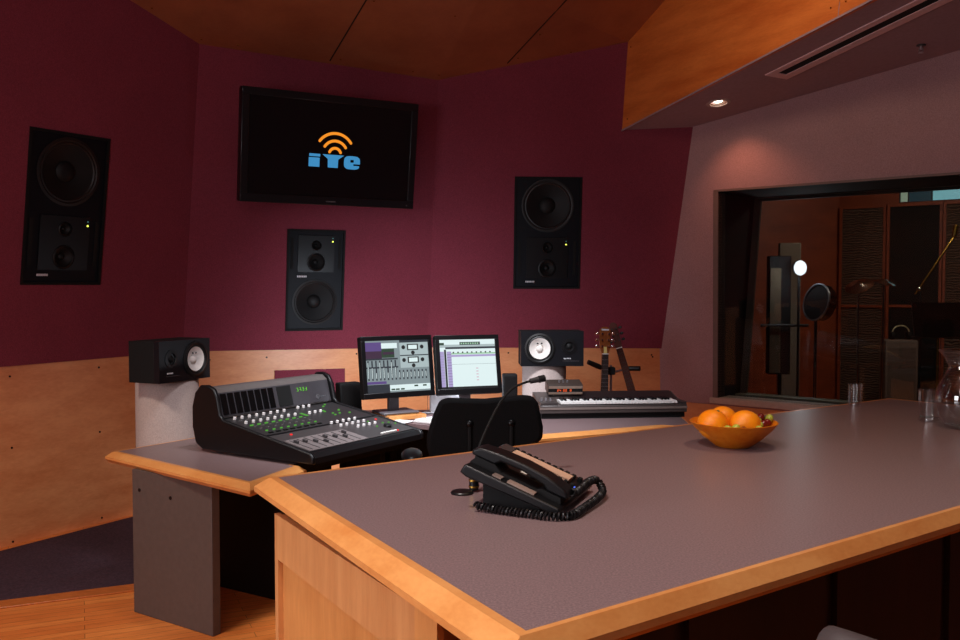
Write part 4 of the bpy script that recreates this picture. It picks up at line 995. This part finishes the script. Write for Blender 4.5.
# ------------------------------------------------------------------ guitars on a double stand
def guitar(label, top, base_z, lean, yaw, slim, headw, hdir):
    # z axis runs along the guitar, origin at the bottom of the body
    Lg = 1.02
    t = thing('acoustic_guitar' if not slim else 'electric_bass', label, 'guitar', top, base_z, 'guitars on the double stand')
    prof = []
    n = 40
    def halfw(u):   # body outline, u 0..1 bottom to top
        return (.19*math.sin(PI*min(1, u*1.0)**.8)**.55*(1-.25*u)-.05*math.exp(-((u-.58)/.13)**2)) if u < 1 else 0
    Lb = .49; bd = .1 if not slim else .045
    pts = [(max(.004, halfw(i/n)), Lb*i/n) for i in range(n+1)]
    loop = [(x, 0, z) for x, z in pts]+[(-x, 0, z) for x, z in reversed(pts)]
    b = MB(); b.prism([(x, -bd/2, z) for x, y, z in loop], (0, bd, 0)); b.build('body', wood('guitar top' if not slim else 'bass body', (190, 120, 60) if not slim else (90, 36, 22), (150, 84, 36) if not slim else (60, 22, 14), (4, 4, .8), rough=.25), t, bevel=.004)
    if not slim:
        MB().cyl((0, -bd/2-.0015, .33), (0, -bd/2, .33), .05, None, 30).build('sound_hole', M_BLACKV, t)
    MB().box((0, -bd/2-.005, .12), (.15, .01, .028)).build('bridge', M_DARKW, t)
    z0, z1 = Lb-.1, .83
    b = MB(); w0, w1 = .028, .0215
    b.prism([(-w0, -bd/2-.006, z0), (w0, -bd/2-.006, z0), (w1, -bd/2-.006, z1), (-w1, -bd/2-.006, z1)], (0, .005, 0)); fb = b.build('fretboard', plain('fretboard', (44, 28, 22), .4) if not slim else plain('red fretboard', (84, 38, 24), .7, 0, .2), t)
    for k in range(14):
        zf = z1-(.645)*(1-2**(-(k+1)/12))
        if zf > z0: MB().box((0, -bd/2-.0065, zf), (.042+.008*(1-(zf-z0)/(z1-z0)), .0015, .0022)).build('fret', M_SILV if not slim else M_DGREY, fb)
    b = MB(); b.prism([(-w0, -bd/2-.001, Lb-.005), (w0, -bd/2-.001, Lb-.005), (w1, -bd/2-.001, z1), (-w1, -bd/2-.001, z1)], (0, .022, 0)); b.build('neck', wood('neck wood', (140, 74, 40), (110, 52, 26), (5, 5, .6), rough=.3), t, bevel=.004)
    MB().box((0, -bd/2-.006, z1+.003), (.044, .009, .006)).build('nut', M_WHITEP, t)
    hw = headw
    b = MB(); b.prism([(-.022, -bd/2-.003, z1+.004), (.022, -bd/2-.003, z1+.004), (hw, -bd/2+.008, z1+.05), (hw*1.08, -bd/2+.016, z1+.165), (hw*.4, -bd/2+.018, z1+.185), (-hw*.4, -bd/2+.018, z1+.185), (-hw*1.08, -bd/2+.016, z1+.165), (-hw, -bd/2+.008, z1+.05)], (0, .014, 0)); hd = b.build('headstock', wood('headstock wood' if not slim else 'bass head', (150, 84, 44) if not slim else (96, 40, 26), (116, 58, 28) if not slim else (66, 26, 16), (5, 5, .8), rough=.25 if not slim else .7), t, bevel=.002)
    if not slim: MB().prism([(-.012, -bd/2-.0055, z1+.008), (.012, -bd/2-.0055, z1+.008), (.009, -bd/2+.004, z1+.05), (-.009, -bd/2+.004, z1+.05)], (0, -.0015, 0)).build('truss_cover', plain('cream', (220, 196, 120), .4), hd)
    for k in range(3):
        for sx in (-1, 1):
            z = z1+.055+k*.042
            MB().cyl((sx*hw*.62, -bd/2+.006+.0, z), (sx*hw*.62, -bd/2-.004, z), .006, None, 10).build('string_post', M_CHROME if not slim else M_DGREY, hd)
            MB().ball((sx*(hw+.018), -bd/2+.014, z), .0105, 12, (1.3, .7, 1)).build('tuning_peg', M_CHROME if not slim else M_DGREY, hd, smooth=True)
    if not slim: MB().box((0, -bd/2+.013, z1+.165), (.05, .003, .011)).build('maker_mark', plain('badge white', (215, 215, 220), .4), hd)
    b = MB()
    for k in range(6): b.cyl((-.018+k*.0072, -bd/2-.012, .12), (-.016+k*.0064, -bd/2-.009, z1+.003), .0007, None, 5)
    sgs = b.build('strings', M_SILV if not slim else M_DGREY, t)
    return t
ga = ony(604.8, 353.5, 6.05)      # nut of the near guitar
guitar('acoustic guitar with cream nut cover, upright on the stand', (ga.x-.022, 6.06, ga.z-.836), (R(-2), R(1.5), R(6)), 0, 0, False, .036, 1)
gb = ony(619, 347.5, 6.22); g_rot = (R(-3), R(-16.5), R(-12))
from mathutils import Euler
g_off = Euler(g_rot, 'XYZ').to_matrix() @ V((0, -.02, .836))
guitar('darker slim guitar leaning right behind the acoustic one', tuple(gb-g_off), g_rot, 0, 0, True, .026, 1)
sx0 = ony(611, 370, 6.14)
t = thing('guitar_stand', 'black double guitar stand with padded yoke arms', 'guitar stand', (sx0.x, 6.14, 0))
zz = sx0.z
MB().cyl((0, .02, .03), (0, .02, zz+.03), .012, None, 14).build('post', M_SILV, t)
for k in range(3):
    a = k*2.09+.5; MB().cyl((0, .02, .2), (.3*math.cos(a), .02+.3*math.sin(a), .012), .01, None, 10).build('leg', M_BLACK, t)
yl = ony(588, 362, 6.0)-V((sx0.x, 6.14, 0)); ym = ony(599, 366, 6.03)-V((sx0.x, 6.14, 0))
MB().tube([(0, .02, zz-.005), (-.03, -.0, zz-.0), ym+V((-.01, -.01, 0)), yl], [.013, .013, .018, .016], 12).build('yoke_arm', M_RUBBER, t, smooth=True)
MB().tube([(0, .02, zz-.01), (.04, .06, zz-.018), (.11, .08, zz-.002), (.16, .07, zz+.004)], .008, 10).build('cross_tube', M_SILV, t, smooth=True)
MB().tube([(.115, .075, zz), (.15, .07, zz+.004), (.205, .04, zz+.006)], .017, 12).build('yoke_arm', M_RUBBER, t, smooth=True)
MB().box((0, .0, zz-.005), (.05, .07, .05)).build('clamp', M_BLACKM, t, bevel=.005)
MB().tube([(-.14, -.05, .2), (0, .02, .22), (.2, .1, .2)], .011, 10).build('cradle', M_RUBBER, t, smooth=True)

# ------------------------------------------------------------------ task chair behind the counter
cp = ony(480, 430, 3.75)
ch = thing('task_chair', 'black office chair with wide backrest between the counter and desk', 'chair', (cp.x, 3.95, 0), (0, 0, R(3)))
zt = ony(482, 398.5, 3.72).z
def px2(x, y, Y=3.72): p = ony(x, y, Y); return (p.x-cp.x, p.z)
out = [px2(x, y) for x, y in [(437, 400.5), (445, 398.5), (482, 399.5), (520, 396), (531, 397), (536, 404), (541, 428), (540.5, 440), (533, 446), (520, 462), (440, 466), (428, 462), (423.5, 446), (424, 436), (430, 416)]]
b = MB(); yb = -.23
b.prism([(x, yb, z) for x, z in out], (0, .05, 0)); o = b.build('backrest', M_MESH, ch, bevel=.018, seg=3)
for x, y in [(466.5, 424.5), (508.5, 424)]:
    xx, z_ = px2(x, y, 3.70); k_ = MB().lathe([(.015, 0), (.015, .006), (.01, .012), (0, .014)], Mx.Translation((xx, yb, z_)) @ RX90, 16).build('back_bolt', M_BLACK, ch, smooth=True)
    MB().box((xx, yb-.006, z_-.14), (.014, .012, .26)).build('back_bar', M_BLACKM, ch, bevel=.004)
MB().box((0, .02, .5), (.5, .48, .08)).build('seat', M_MESH, ch, bevel=.03, seg=3)
MB().cyl((0, .02, .1), (0, .02, .46), .028).build('gas_column', M_BLACK, ch)
MB().box((0, -.12, .56), (.2, .22, .03)).build('back_support', M_BLACKM, ch)
for k in range(5):
    a = k*2*PI/5+.3; e_ = V((.29*math.cos(a), .02+.29*math.sin(a), .075))
    lg = MB().cyl((0, .02, .11), e_, .022, .014, 12).build('base_leg', M_BLACK, ch)
    MB().cyl(e_+V((0, -.012, -.047)), e_+V((0, .012, -.047)), .028, None, 16).build('caster', M_RUBBER, lg)
for sx in (-1, 1):
    ax = -.30 if sx < 0 else .30
    MB().tube([(ax*.8, .02, .47), (ax, .02, .5), (ax, .02, .79)], .016, 10).build('arm_post', M_BLACK, ch, smooth=True)
    MB().ball((ax, -.02, .81), .05, 20, (.95, 2.4, .5)).build('arm_pad', M_BLACK, ch, smooth=180)

# ------------------------------------------------------------------ counter
CT = 1.10
A, B_, Cc = onz(278, 477.5, CT), onz(526, 631, CT), onz(890, 399, CT)
Nn = onz(960, 505.5, CT)
du = (Nn-B_).normalized(); dw = (onz(960, 406, CT)-Cc).normalized()
# intersection of near edge and right end
det = du.x*(-dw.y)+dw.x*du.y
rx_, ry_ = (Cc-B_).x, (Cc-B_).y
s_ = (rx_*(-dw.y)+dw.x*ry_)/det
Dd = B_+du*s_
ct = thing('production_counter', 'large raised counter with grey laminate top and wooden edge in the foreground', 'counter')
inn_p = [V((p.x, p.y, 0)) for p in (A, B_, Dd, Cc)]
outp = inset(inn_p, [-.048, -.028, -.04, -.035])
b = MB(); b.prism([p+V((0, 0, CT)) for p in inn_p], (0, 0, -.045)); b.build('countertop', M_LAM, ct)
edging('wood_edge', outp, inn_p, CT+.0005, .022, .044, M_EDGE, ct, [0, 1, 2, 3])
# end panel
e0, e1 = onz(274.5, 508, 1.05), onz(437, 613, 1.05); e0.z = e1.z = 0
ed = (e1-e0).normalized(); en = V((ed.y, -ed.x, 0))
if en.x > 0: en = -en
Le = (e1-e0).length; ht = 1.038
def EP(u, z, d=0): return e0+ed*u+V((0, 0, z))-en*d
b = MB(); b.prism([EP(0.0, 0, .012), EP(Le, 0, .012), EP(Le, ht, .012), EP(0, ht, .012)], -en*.03); ep = b.build('end_panel', M_PANELW, ct)
st_ = .035
b = MB(); b.prism([EP(0, 0), EP(.02, 0), EP(.02, ht), EP(0, ht)], -en*.045); b.build('stile', M_RAILW, ep)
b = MB(); b.prism([EP(Le-.075, 0), EP(Le, 0), EP(Le, ht), EP(Le-.075, ht)], -en*.045); b.build('stile', M_PANELW, ep)
b = MB(); b.prism([EP(.0201, ht-.10), EP(Le-.0751, ht-.10), EP(Le-.0751, ht), EP(.0201, ht)], -en*.0119); b.build('rail', M_RAILW, ep)
b = MB(); b.prism([EP(.0201, 0), EP(Le-.0751, 0), EP(Le-.0751, .12), EP(.0201, .12)], -en*.0119); b.build('rail', M_RAILW, ep)
# body set back under the top
f0 = e1-ed*.05-en*.0+V((0, 0, 0)); alen = (Cc-A).length*.96
adir = V(((Cc-A).x, (Cc-A).y, 0)).normalized()
c0 = e0-en*.046; c1_ = e1-en*.046-ed*.03
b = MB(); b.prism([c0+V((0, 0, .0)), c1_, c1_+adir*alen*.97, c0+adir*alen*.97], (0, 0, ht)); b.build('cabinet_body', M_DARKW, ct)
pk = -V((-adir.y, adir.x, 0)); 
for k in range(5):
    u0 = .05+k*.48; p0 = c1_+adir*u0-adir.cross(V((0, 0, 1)))*0
    nf = V((adir.y, -adir.x, 0))
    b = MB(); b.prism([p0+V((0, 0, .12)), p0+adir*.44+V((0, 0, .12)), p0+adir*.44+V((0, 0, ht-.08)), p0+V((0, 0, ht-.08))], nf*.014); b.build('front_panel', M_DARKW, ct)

# ------------------------------------------------------------------ telephone and microphone on the counter
PH = thing('desk_telephone', 'black office telephone with coiled cord on the counter', 'telephone', (.201, 1.838, CT), (0, 0, R(-21.6)))
# local axes: +X towards the front edge of the phone (its user), -Y is the handset side; origin under the front edge
ps = R(20.5)
def pp(x, y, h=0):
    z = .018-math.tan(ps)*x; return V((x+h*math.sin(ps), y, z+h*math.cos(ps)))
prot = Mx.Rotation(ps, 3, 'Y')
def pbox(b, x, y, sx, sy, h, h0=0): b.box(pp(x, y, h0+h/2), (sx, sy, h), prot)
def pside(b, xs, y0, y1):   # profile in (x, h) along the sloping face, pulled across from y0 to y1
    b.prism([pp(x, y0, h) for x, h in xs], (0, y1-y0, 0))
b = MB(); pside(b, [(-.205, -.02), (-.2, 0), (-.004, 0), (.002, -.006), (-.006, -.016), (-.19, -.024)], -.125, .125); b.build('base', M_BLACK, PH, bevel=.004, seg=3)
b = MB(); b.prism([(-.17, -.10, 0), (-.17, -.10, .05), (-.10, -.10, .03), (-.05, -.10, .01), (-.05, -.10, 0)], (0, .2, 0)); b.build('tilt_stand', M_BLACKM, PH)
b = MB(); pside(b, [(-.2, 0.0002), (-.19, .016), (-.15, .016), (-.135, .006), (-.06, .006), (-.05, .012), (-.012, .012), (-.008, 0.0002)], -.098, -.045); b.build('handset_cradle', M_BLACKM, PH)
hs = [(-.203, .018), (-.204, .034), (-.19, .048), (-.15, .055), (-.10, .058), (-.05, .053), (-.012, .040), (.0, .028), (-.002, .014), (-.042, .014), (-.052, .028), (-.10, .037), (-.142, .034), (-.152, .018)]
hs = [(x, h*.70+.002) for x, h in hs]
b = MB(); pside(b, hs, -.096, -.046); b.build('handset', M_BLACK, PH, bevel=.007, seg=3)
b = MB(); pbox(b, -.06, -.008, .085, .06, .003); b.build('keypad_plate', M_BLACKM, PH)
for r_ in range(4):
    for c_ in range(3):
        b = MB(); pbox(b, -.088+r_*.019, -.028+c_*.02, .012, .014, .005, .003); b.build('number_key', plain('phone key', (52, 50, 52), .4), PH, bevel=.001)
b = MB(); pbox(b, -.085, -.108, .06, .018, .0035); b.build('directory_card', plain('card', (150, 128, 116), .35), PH)
b = MB(); pbox(b, -.135, -.108, .02, .018, .003); b.build('display', plain('lcd', (130, 112, 104), .2), PH)
b = MB(); pbox(b, -.108, -.032, .014, .014, .006); b.build('lit_key', plain('white key', (230, 228, 220), .3), PH)
b = MB(); pbox(b, -.10, .064, .138, .036, .010); b.build('label_strip', plain('label strip', (206, 168, 142), .5), PH)
for k in range(11):
    for y in (.036, .096):
        b = MB(); pbox(b, -.168+k*.0145, y, .009, .012, .009); b.build('line_button', M_BLACKM, PH, bevel=.001)
b = MB(); pbox(b, -.02, .035, .008, .006, .004); b.build('message_light', emit('blue led', (90, 120, 255), 1.2), PH)
b = MB(); pbox(b, -.182, .05, .03, .1, .008); b.build('top_display', plain('dark lcd', (60, 60, 62), .15), PH, bevel=.002)
# coiled cord: from under the handset's back end, along the near side, round the front
def bez(P, n):
    P = [V(p) for p in P]; out = []
    for i in range(len(P)-1):
        p0, p1, p2, p3 = P[max(0, i-1)], P[i], P[i+1], P[min(len(P)-1, i+2)]
        for k in range(n):
            t_ = k/n; out.append(.5*((2*p1)+(-p0+p2)*t_+(2*p0-5*p1+4*p2-p3)*t_*t_+(-p0+3*p1-3*p2+p3)*t_**3))
    return out+[P[-1]]
def coil(P, r, wire, turns, n):
    path = bez(P, n); L_ = [0]
    for a_, b_ in zip(path, path[1:]): L_.append(L_[-1]+(b_-a_).length)
    tot = L_[-1]; steps = turns*9; res = []; j = 0
    for s in range(steps+1):
        d_ = tot*s/steps
        while j < len(L_)-2 and L_[j+1] < d_: j += 1
        f_ = (d_-L_[j])/max(1e-6, L_[j+1]-L_[j]); p_ = path[j].lerp(path[j+1], f_); tg = (path[j+1]-path[j]).normalized()
        x_ = tg.cross(V((0, 0, 1))).normalized(); y_ = x_.cross(tg); a_ = 2*PI*turns*s/steps
        res.append(p_+x_*r*math.cos(a_)+y_*r*math.sin(a_))
    return res
cord = coil([(-.175, -.128, .012), (-.12, -.134, .009), (-.06, -.14, .009), (-.01, -.142, .009), (.022, -.12, .009), (.030, -.06, .010), (.036, .02, .012), (.034, .075, .016), (.018, .088, .034), (.012, .04, .040), (.010, -.03, .036), (.006, -.07, .040)], .0066, .0026, 74, 10)
MB().tube(cord, .0027, 6).build('coiled_cord', M_BLACK, PH, smooth=True)

dc = onz(462, 493.5, CT)
mk = thing('gooseneck_microphone', 'thin black gooseneck microphone rising from a flat disc behind the telephone', 'microphone', (dc.x, dc.y, CT))
MB().lathe([(0, 0), (.024, 0), (.025, .003), (.022, .006), (0, .007)], None, 36).build('base_disc', M_BLACK, mk, smooth=True)
cx_ = ony(474, 486, 1.955)-V((dc.x, dc.y, CT))
cn = MB().cyl((cx_.x, cx_.y, .004), (cx_.x, cx_.y, .046), .0105, None, 20).build('connector', M_BLACK, mk)
for zz_ in (.012, .026, .038): MB().lathe([(.0105, -.002), (.0118, -.002), (.0118, .002), (.0105, .002)], Mx.Translation((cx_.x, cx_.y, zz_)), 20).build('ring', M_BRASS, cn)
gpx = [(475, 476, 1.962), (475.5, 463, 1.97), (478, 450, 1.99), (487, 428, 2.03), (497, 408, 2.07), (505, 396, 2.09), (514, 387.5, 2.11), (524, 383, 2.12), (531, 381, 2.13)]
pts = bez([V((cx_.x, cx_.y, .044))]+[ony(*q)-V((dc.x, dc.y, CT)) for q in gpx], 6)
MB().tube(pts, .003, 8).build('gooseneck', M_BLACKM, mk, smooth=True)
m0, m1 = ony(530, 381.3, 2.13)-V((dc.x, dc.y, CT)), ony(545, 378, 2.14)-V((dc.x, dc.y, CT))
MB().cyl(m0, m0+(m1-m0)*.55, .0062, .0072, 16).build('sleeve', M_DGREY, mk, smooth=True)
MB().cyl(m0+(m1-m0)*.55, m1, .0085, .0085, 16).build('capsule', M_BLACKM, mk, bevel=.002)

# ------------------------------------------------------------------ fruit bowl
bc = V((.712, 2.515, CT))
bw = thing('fruit_bowl', 'shallow amber glass bowl of fruit on the counter', 'bowl', bc)
MB().lathe([(0, 0), (.045, 0), (.05, .003), (.08, .026), (.105, .05), (.121, .07), (.119, .071), (.102, .053), (.077, .03), (.048, .008), (0, .006)], None, 48).build('bowl_shell', M_BOWL, bw, smooth=60)
def fruit(name, label, x, y, z, r, m, cat, group, sc_=(1, 1, 1), stem=True, rot=(0, 0, 0)):
    t = thing(name, label, cat, bc+V((x, y, z)), rot, group)
    MB().ball((0, 0, 0), r, 28, sc_).build('flesh', m, t, smooth=180)
    if stem: MB().cyl((0, 0, r*sc_[2]*.97), (0, 0, r*sc_[2]*.97+.003), .0045, .003, 10).build('stem_scar', M_STEM, t)
    return t
fruit('orange', 'leftmost orange in the amber bowl, its stem scar showing', -.062, -.016, .064, .0435, M_ORANGE, 'orange', 'oranges in the bowl', (1, 1, .96), True, (R(12), R(18), 0))
fruit('orange', 'orange behind the other two in the amber bowl', -.014, .06, .064, .042, M_ORANGE, 'orange', 'oranges in the bowl', (1, 1, .95), True, (R(-40), R(10), 0))
fruit('orange', 'right front orange in the amber bowl, next to the grapes', .027, -.022, .063, .0425, M_ORANGE, 'orange', 'oranges in the bowl', (1.05, 1, .92), True, (R(-60), R(20), 0))
gr = [(.062, .0, .064, 'g'), (.075, .018, .072, 'r'), (.098, .012, .070, 'g'), (.086, -.005, .060, 'r'), (.072, -.02, .059, 'r'), (.055, -.035, .058, 'g'), (.046, -.062, .050, 'g'), (-.02, -.075, .056, 'g'), (-.042, -.072, .053, 'g'),
      (.066, .035, .067, 'g'), (.083, .038, .064, 'r'), (.036, -.073, .047, 'g'), (.055, .055, .062, 'r'), (-.002, -.08, .05, 'r')]
for i, (x, y, z, c) in enumerate(gr):
    nm = 'green' if c == 'g' else 'red'
    lab = {0: 'green grape beside the right orange, under a red grape', 2: 'green grape at the far right rim of the amber bowl', 6: 'green grape in front of the right orange, nearer the right rim', 7: 'green grape in front of the gap between the front oranges', 8: 'green grape below the leftmost orange'}.get(i)
    if lab is None: lab = 'small %s grape in the amber bowl to the right of the oranges' % nm if i not in (13, 11) else ('red grape low in front of the oranges' if i == 13 else 'green grape half sunk at the front rim of the bowl')
    fruit('grape', lab, x+.006, y, z+.006, .0115, M_GRG if c == 'g' else M_GRR, 'grape', '%s grapes in the bowl' % nm, (1, 1, 1.1), False, (random.random(), random.random(), 0))

# ------------------------------------------------------------------ glass and jug
gl0 = onz(929.5, 421, CT)
tumbler('drinking_glass', 'short clear drinking glass beside the jug', (gl0.x, gl0.y, CT), .037, .105)
g2 = onz(855, 405.5, CT)
tumbler('drinking_glass', 'small clear glass at the far edge of the counter before the window', (g2.x, g2.y, CT), .026, .082)
jc = onz(968, 424, CT); jc.y = 2.84; jc.x = (966-480)/900*2.84
jg = thing('glass_jug', 'clear glass water jug at the right edge of the counter', 'jug', (jc.x, jc.y, CT), (0, 0, R(180)))
pr = [(0, 0), (.052, 0), (.056, .006), (.075, .045), (.085, .085), (.078, .125), (.058, .165), (.046, .195), (.052, .225), (.062, .248), (.0595, .249), (.049, .226), (.043, .195), (.0552, .164), (.075, .124), (.082, .085), (.072, .046), (.053, .012), (0, .009)]
b = MB().lathe(pr, None, 48)
for v in b.bm.verts:      # pull a pouring lip
    if v.co.z > .2: k = (v.co.z-.2)/.05; f_ = max(0, v.co.x/max(.001, math.hypot(v.co.x, v.co.y))); v.co.x += .022*k*f_**6
b.build('jug_wall', M_GLASS, jg, smooth=60)
MB().lathe([(0, .0095), (.0525, .0125), (.0715, .046), (.0815, .085), (.0745, .124), (.0612, .15), (0, .15)], None, 48).build('water', M_WATER, jg, smooth=60)
MB().tube(bez([(-.055, 0, .205), (-.10, 0, .21), (-.125, 0, .16), (-.11, 0, .09), (-.079, 0, .075)], 8), .008, 10).build('handle', M_GLASS, jg, smooth=True)

# ------------------------------------------------------------------ stool in the near corner
so = ony(850, 628, 1.2)
sk = thing('bar_stool', 'grey padded bar stool in the bottom right corner', 'stool', (so.x+.112, so.y-.13, -.008), (0, 0, R(-48)))
zs = ony(835, 622, 1.2).z
b = MB(); pts = [(-.2+.4*i/14, -.03*math.cos((i/14-.5)*PI), zs-.03) for i in range(15)]
b.tube(pts, [.018+.014*math.sin(PI*min(1, max(0, (i+.8)/15.6)))**.3 for i in range(15)], 16); b.build('back_roll', M_LEATH, sk, smooth=180)
MB().box((0, -.01, zs-.13), (.36, .035, .16)).build('backrest', M_LEATH, sk, bevel=.012)
MB().box((0, .17, .74), (.4, .38, .07)).build('seat', M_LEATH, sk, bevel=.025, seg=3)
for sx in (-1, 1):
    MB().cyl((sx*.15, .0, .72), (sx*.15, -.0, zs-.1), .012).build('back_post', M_BLACK, sk)
    for sy in (.02, .32): MB().cyl((sx*.16, sy, .71), (sx*.2, sy+(.03 if sy > .1 else -.03), 0), .016, .013).build('leg', M_BLACK, sk)
MB().tube([(-.19, .0, .28), (.19, .0, .28), (.19, .345, .28), (-.19, .345, .28)], .01, 10, True).build('foot_rest', M_SILV, sk)

# ------------------------------------------------------------------ lights
def light(kind, name, loc, target, power, colr, size=.2, spot=60, blend=.6, size_y=None):
    d = bpy.data.lights.new(name, kind); d.energy = power; d.color = colr
    if kind == 'AREA':
        d.size = size
        if size_y: d.shape = 'RECTANGLE'; d.size_y = size_y
    else: d.shadow_soft_size = size
    if kind == 'SPOT': d.spot_size = R(spot); d.spot_blend = blend
    o = bpy.data.objects.new(name, d); col.objects.link(o); o.location = loc
    o.rotation_euler = (V(target)-V(loc)).to_track_quat('-Z', 'Y').to_euler(); return o
WARM, NEU, COOL = (1, .72, .48), (1, .86, .74), (.80, .88, 1)
# downlights of the control room (unseen above the frame, no fittings modelled)
light('SPOT', 'desk_downlight', (-.1, 3.7, 3.35), (-.25, 5.1, .85), 740, (.9, .93, 1), .4, 66, 1)
light('SPOT', 'console_downlight', (-2.2, 2.6, 3.4), (-2.0, 4.2, .1), 270, NEU, .25, 66, 1)
light('SPOT', 'counter_downlight', (-.5, 1.3, 3.4), (.0, 1.5, 1.1), 165, (1, .91, .84), .1, 75, 1)
light('SPOT', 'counter_downlight', (1.0, 2.2, 3.4), (.9, 2.5, 1.1), 60, WARM, .1, 70, 1)
light('AREA', 'side_window_light', (-2.6, .3, 1.7), (-.6, 2.2, .6), 54, (.97, .93, 1), 1.2)
light('AREA', 'room_fill', (-.5, .2, 3.0), (-.3, 4.5, .9), 24, (1, .86, .88), 1.6)
light('SPOT', 'wall_washer', (1.2, 4.6, 3.35), (2.2, 6.0, 3.3), 24, WARM, .1, 90, 1)
light('SPOT', 'back_wall_fill', (-.45, 5.45, .98), (-.6, 7, .8), 70, COOL, .04, 125, 1)  # unseen cool spot added behind the monitors to brighten the back wall
light('POINT', 'desk_fill_glow', (-.06, 5.36, .96), (0, 5, 0), 4, COOL, .03)  # unseen point light added for the pillar and desk papers, no lamp modelled
pd = onpl(718.5, 103, PS)
light('SPOT', 'soffit_downlight', pd+V((0, 0, -.03)), pd+V((.30, .16, -1)), 11, (1, .40, .22), .03, 95, .9)
light('AREA', 'live_room_light', (4.2, 8.2, 3.1), (4.2, 9.6, 1.0), 40, (1, .8, .62), .8)
light('POINT', 'work_lamp_light', st(801, 268, 8.45), (0, 0, 0), 6, (.9, .95, 1), .06)
w = bpy.data.worlds.new('world'); sc.world = w; w.use_nodes = True
bg = w.node_tree.nodes['Background']; bg.inputs[0].default_value = (.5, .42, .42, 1); bg.inputs[1].default_value = .06

sc.view_settings.view_transform = 'Standard'; sc.view_settings.look = 'None'; sc.view_settings.exposure = 0; sc.view_settings.gamma = 1
sc.view_settings.use_curve_mapping = False
sc.cycles.use_denoising = True
sc.cycles.max_bounces = 16; sc.cycles.transmission_bounces = 16; sc.cycles.diffuse_bounces = 5; sc.cycles.glossy_bounces = 5; sc.cycles.transparent_max_bounces = 12; sc.cycles.caustics_reflective = False; sc.cycles.caustics_refractive = False
